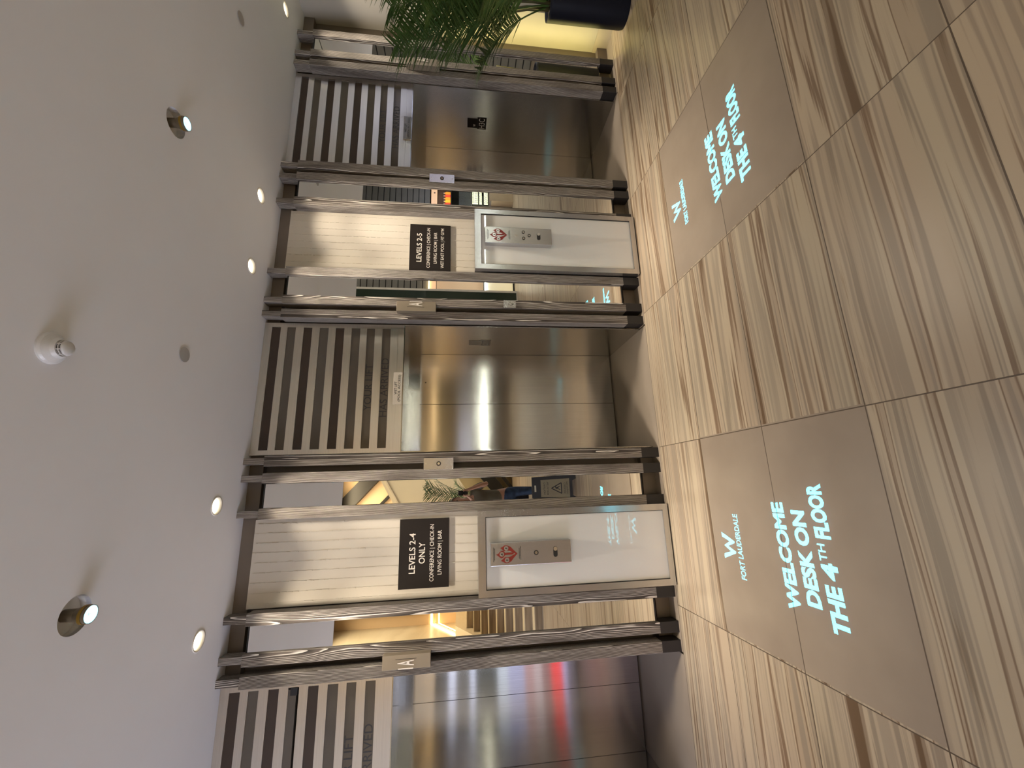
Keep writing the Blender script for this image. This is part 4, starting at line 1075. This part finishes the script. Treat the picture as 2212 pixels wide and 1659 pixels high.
skin_body('tee_shirt', JS, [(0, 1), (1, 2), (2, 3), (3, 4), (3, 5), (5, 6), (6, 7), (3, 8), (8, 9), (9, 10)], M_shirt, person)
JJ = [((0, 0, 0.99), (0.148, 0.113)), ((0, 0, 0.90), (0.150, 0.118)), ((0.10, 0.0, 0.80), 0.096), ((0.105, 0.015, 0.50), 0.072), ((0.11, -0.02, 0.28), 0.066), ((0.115, -0.03, 0.07), 0.062),
      ((-0.10, 0.0, 0.80), 0.096), ((-0.115, 0.02, 0.50), 0.072), ((-0.12, -0.02, 0.28), 0.066), ((-0.13, -0.03, 0.07), 0.062)]
skin_body('jeans', JJ, [(0, 1), (1, 2), (2, 3), (3, 4), (4, 5), (1, 6), (6, 7), (7, 8), (8, 9)], M_jeans, person, root=1)
for s, sx in ((1, 0.12), (-1, -0.14)):
    skin_body('shoe', [((sx - 0.004 * s, -0.07, 0.048), (0.042, 0.046)), ((sx, 0.02, 0.048), (0.046, 0.046)), ((sx + 0.005 * s, 0.12, 0.036), (0.047, 0.034)), ((sx + 0.007 * s, 0.18, 0.030), (0.036, 0.028))], [(0, 1), (1, 2), (2, 3)], M_shoe, person)
# hair, ears, nose, eyes
bm = new_bm(); bmesh.ops.create_uvsphere(bm, u_segments=24, v_segments=16, radius=1.0)
for v in bm.verts:
    v.co = Vector((v.co.x * 0.084, v.co.y * 0.100, v.co.z * 0.085))
bmesh.ops.delete(bm, geom=[v for v in bm.verts if v.co.z < 0.012 - 0.045 * (1 if v.co.y < 0.0 else 0) or (v.co.y > 0.055 and v.co.z < 0.045)], context='VERTS')
for v in bm.verts: v.co += Vector((-0.045, 0.028, 1.735))
hr = obj('hair', bm, M_hair, person, smooth=True); hr.modifiers.new('thick', 'SOLIDIFY').thickness = 0.008
bm = new_bm()
for s in (-1, 1):
    q = new_bm(); bmesh.ops.create_uvsphere(q, u_segments=12, v_segments=8, radius=1.0)
    for v in q.verts: v.co = Vector((v.co.x * 0.010 + s * 0.079 - 0.045, v.co.y * 0.018 + 0.035, v.co.z * 0.032 + 1.685))
    me = bpy.data.meshes.new('e'); q.to_mesh(me); q.free(); bm.from_mesh(me); bpy.data.meshes.remove(me)
prism(bm, [(0.118, 1.705), (0.145, 1.668), (0.118, 1.660)], -0.058, -0.032, 'YZ')
obj('ears_and_nose', bm, M_skin, person, smooth=True)
bm = new_bm()
for s in (-1, 1): disc(bm, s * 0.031 - 0.045, 1.705, 0.118, 0.010, -0.006, 12)
box(bm, -0.067, -0.023, 0.115, 0.124, 1.630, 1.636)
obj('eyes_and_mouth', bm, M_letter_black, person)
# phone held upright, hands closed round it
PX = 0.108
fing = [(0.020, 0.0), (0.0, 0.004), (-0.020, 0.003), (-0.038, -0.002)]
for s, hx in ((1, 0.152), (-1, 0.062)):
    edge = PX + s * 0.037
    for i, (dz, k) in enumerate(fing):
        z = 1.578 + dz
        skin_body('finger', [((hx + s * 0.006, 0.303, 1.556 + dz * 0.5), 0.0095), ((edge + s * 0.012, 0.322, z), 0.0088), ((edge + s * 0.006, 0.344, z + 0.003), 0.0080), ((edge - s * 0.016 + k * s, 0.3475, z + 0.005), 0.0070)],
                  [(0, 1), (1, 2), (2, 3)], M_skin, person, sub=1)
    skin_body('thumb', [((hx, 0.296, 1.560), 0.012), ((edge + s * 0.006, 0.306, 1.585), 0.010), ((edge - s * 0.010, 0.312, 1.606), 0.0085)], [(0, 1), (1, 2)], M_skin, person, sub=1)
t = thing('phone', 'black phone held up in both hands, reflected in the mirror', 'phone', (-0.20 + PX, -0.36 + 0.328, 1.535))
bobj('phone_body', M_phone, t, (-0.037, 0.037, -0.0045, 0.0045, 0.0, 0.150), bev=0.003)
bobj('camera_bump', M_black, t, (-0.002, 0.034, 0.0045, 0.0075, 0.112, 0.147), bev=0.001)
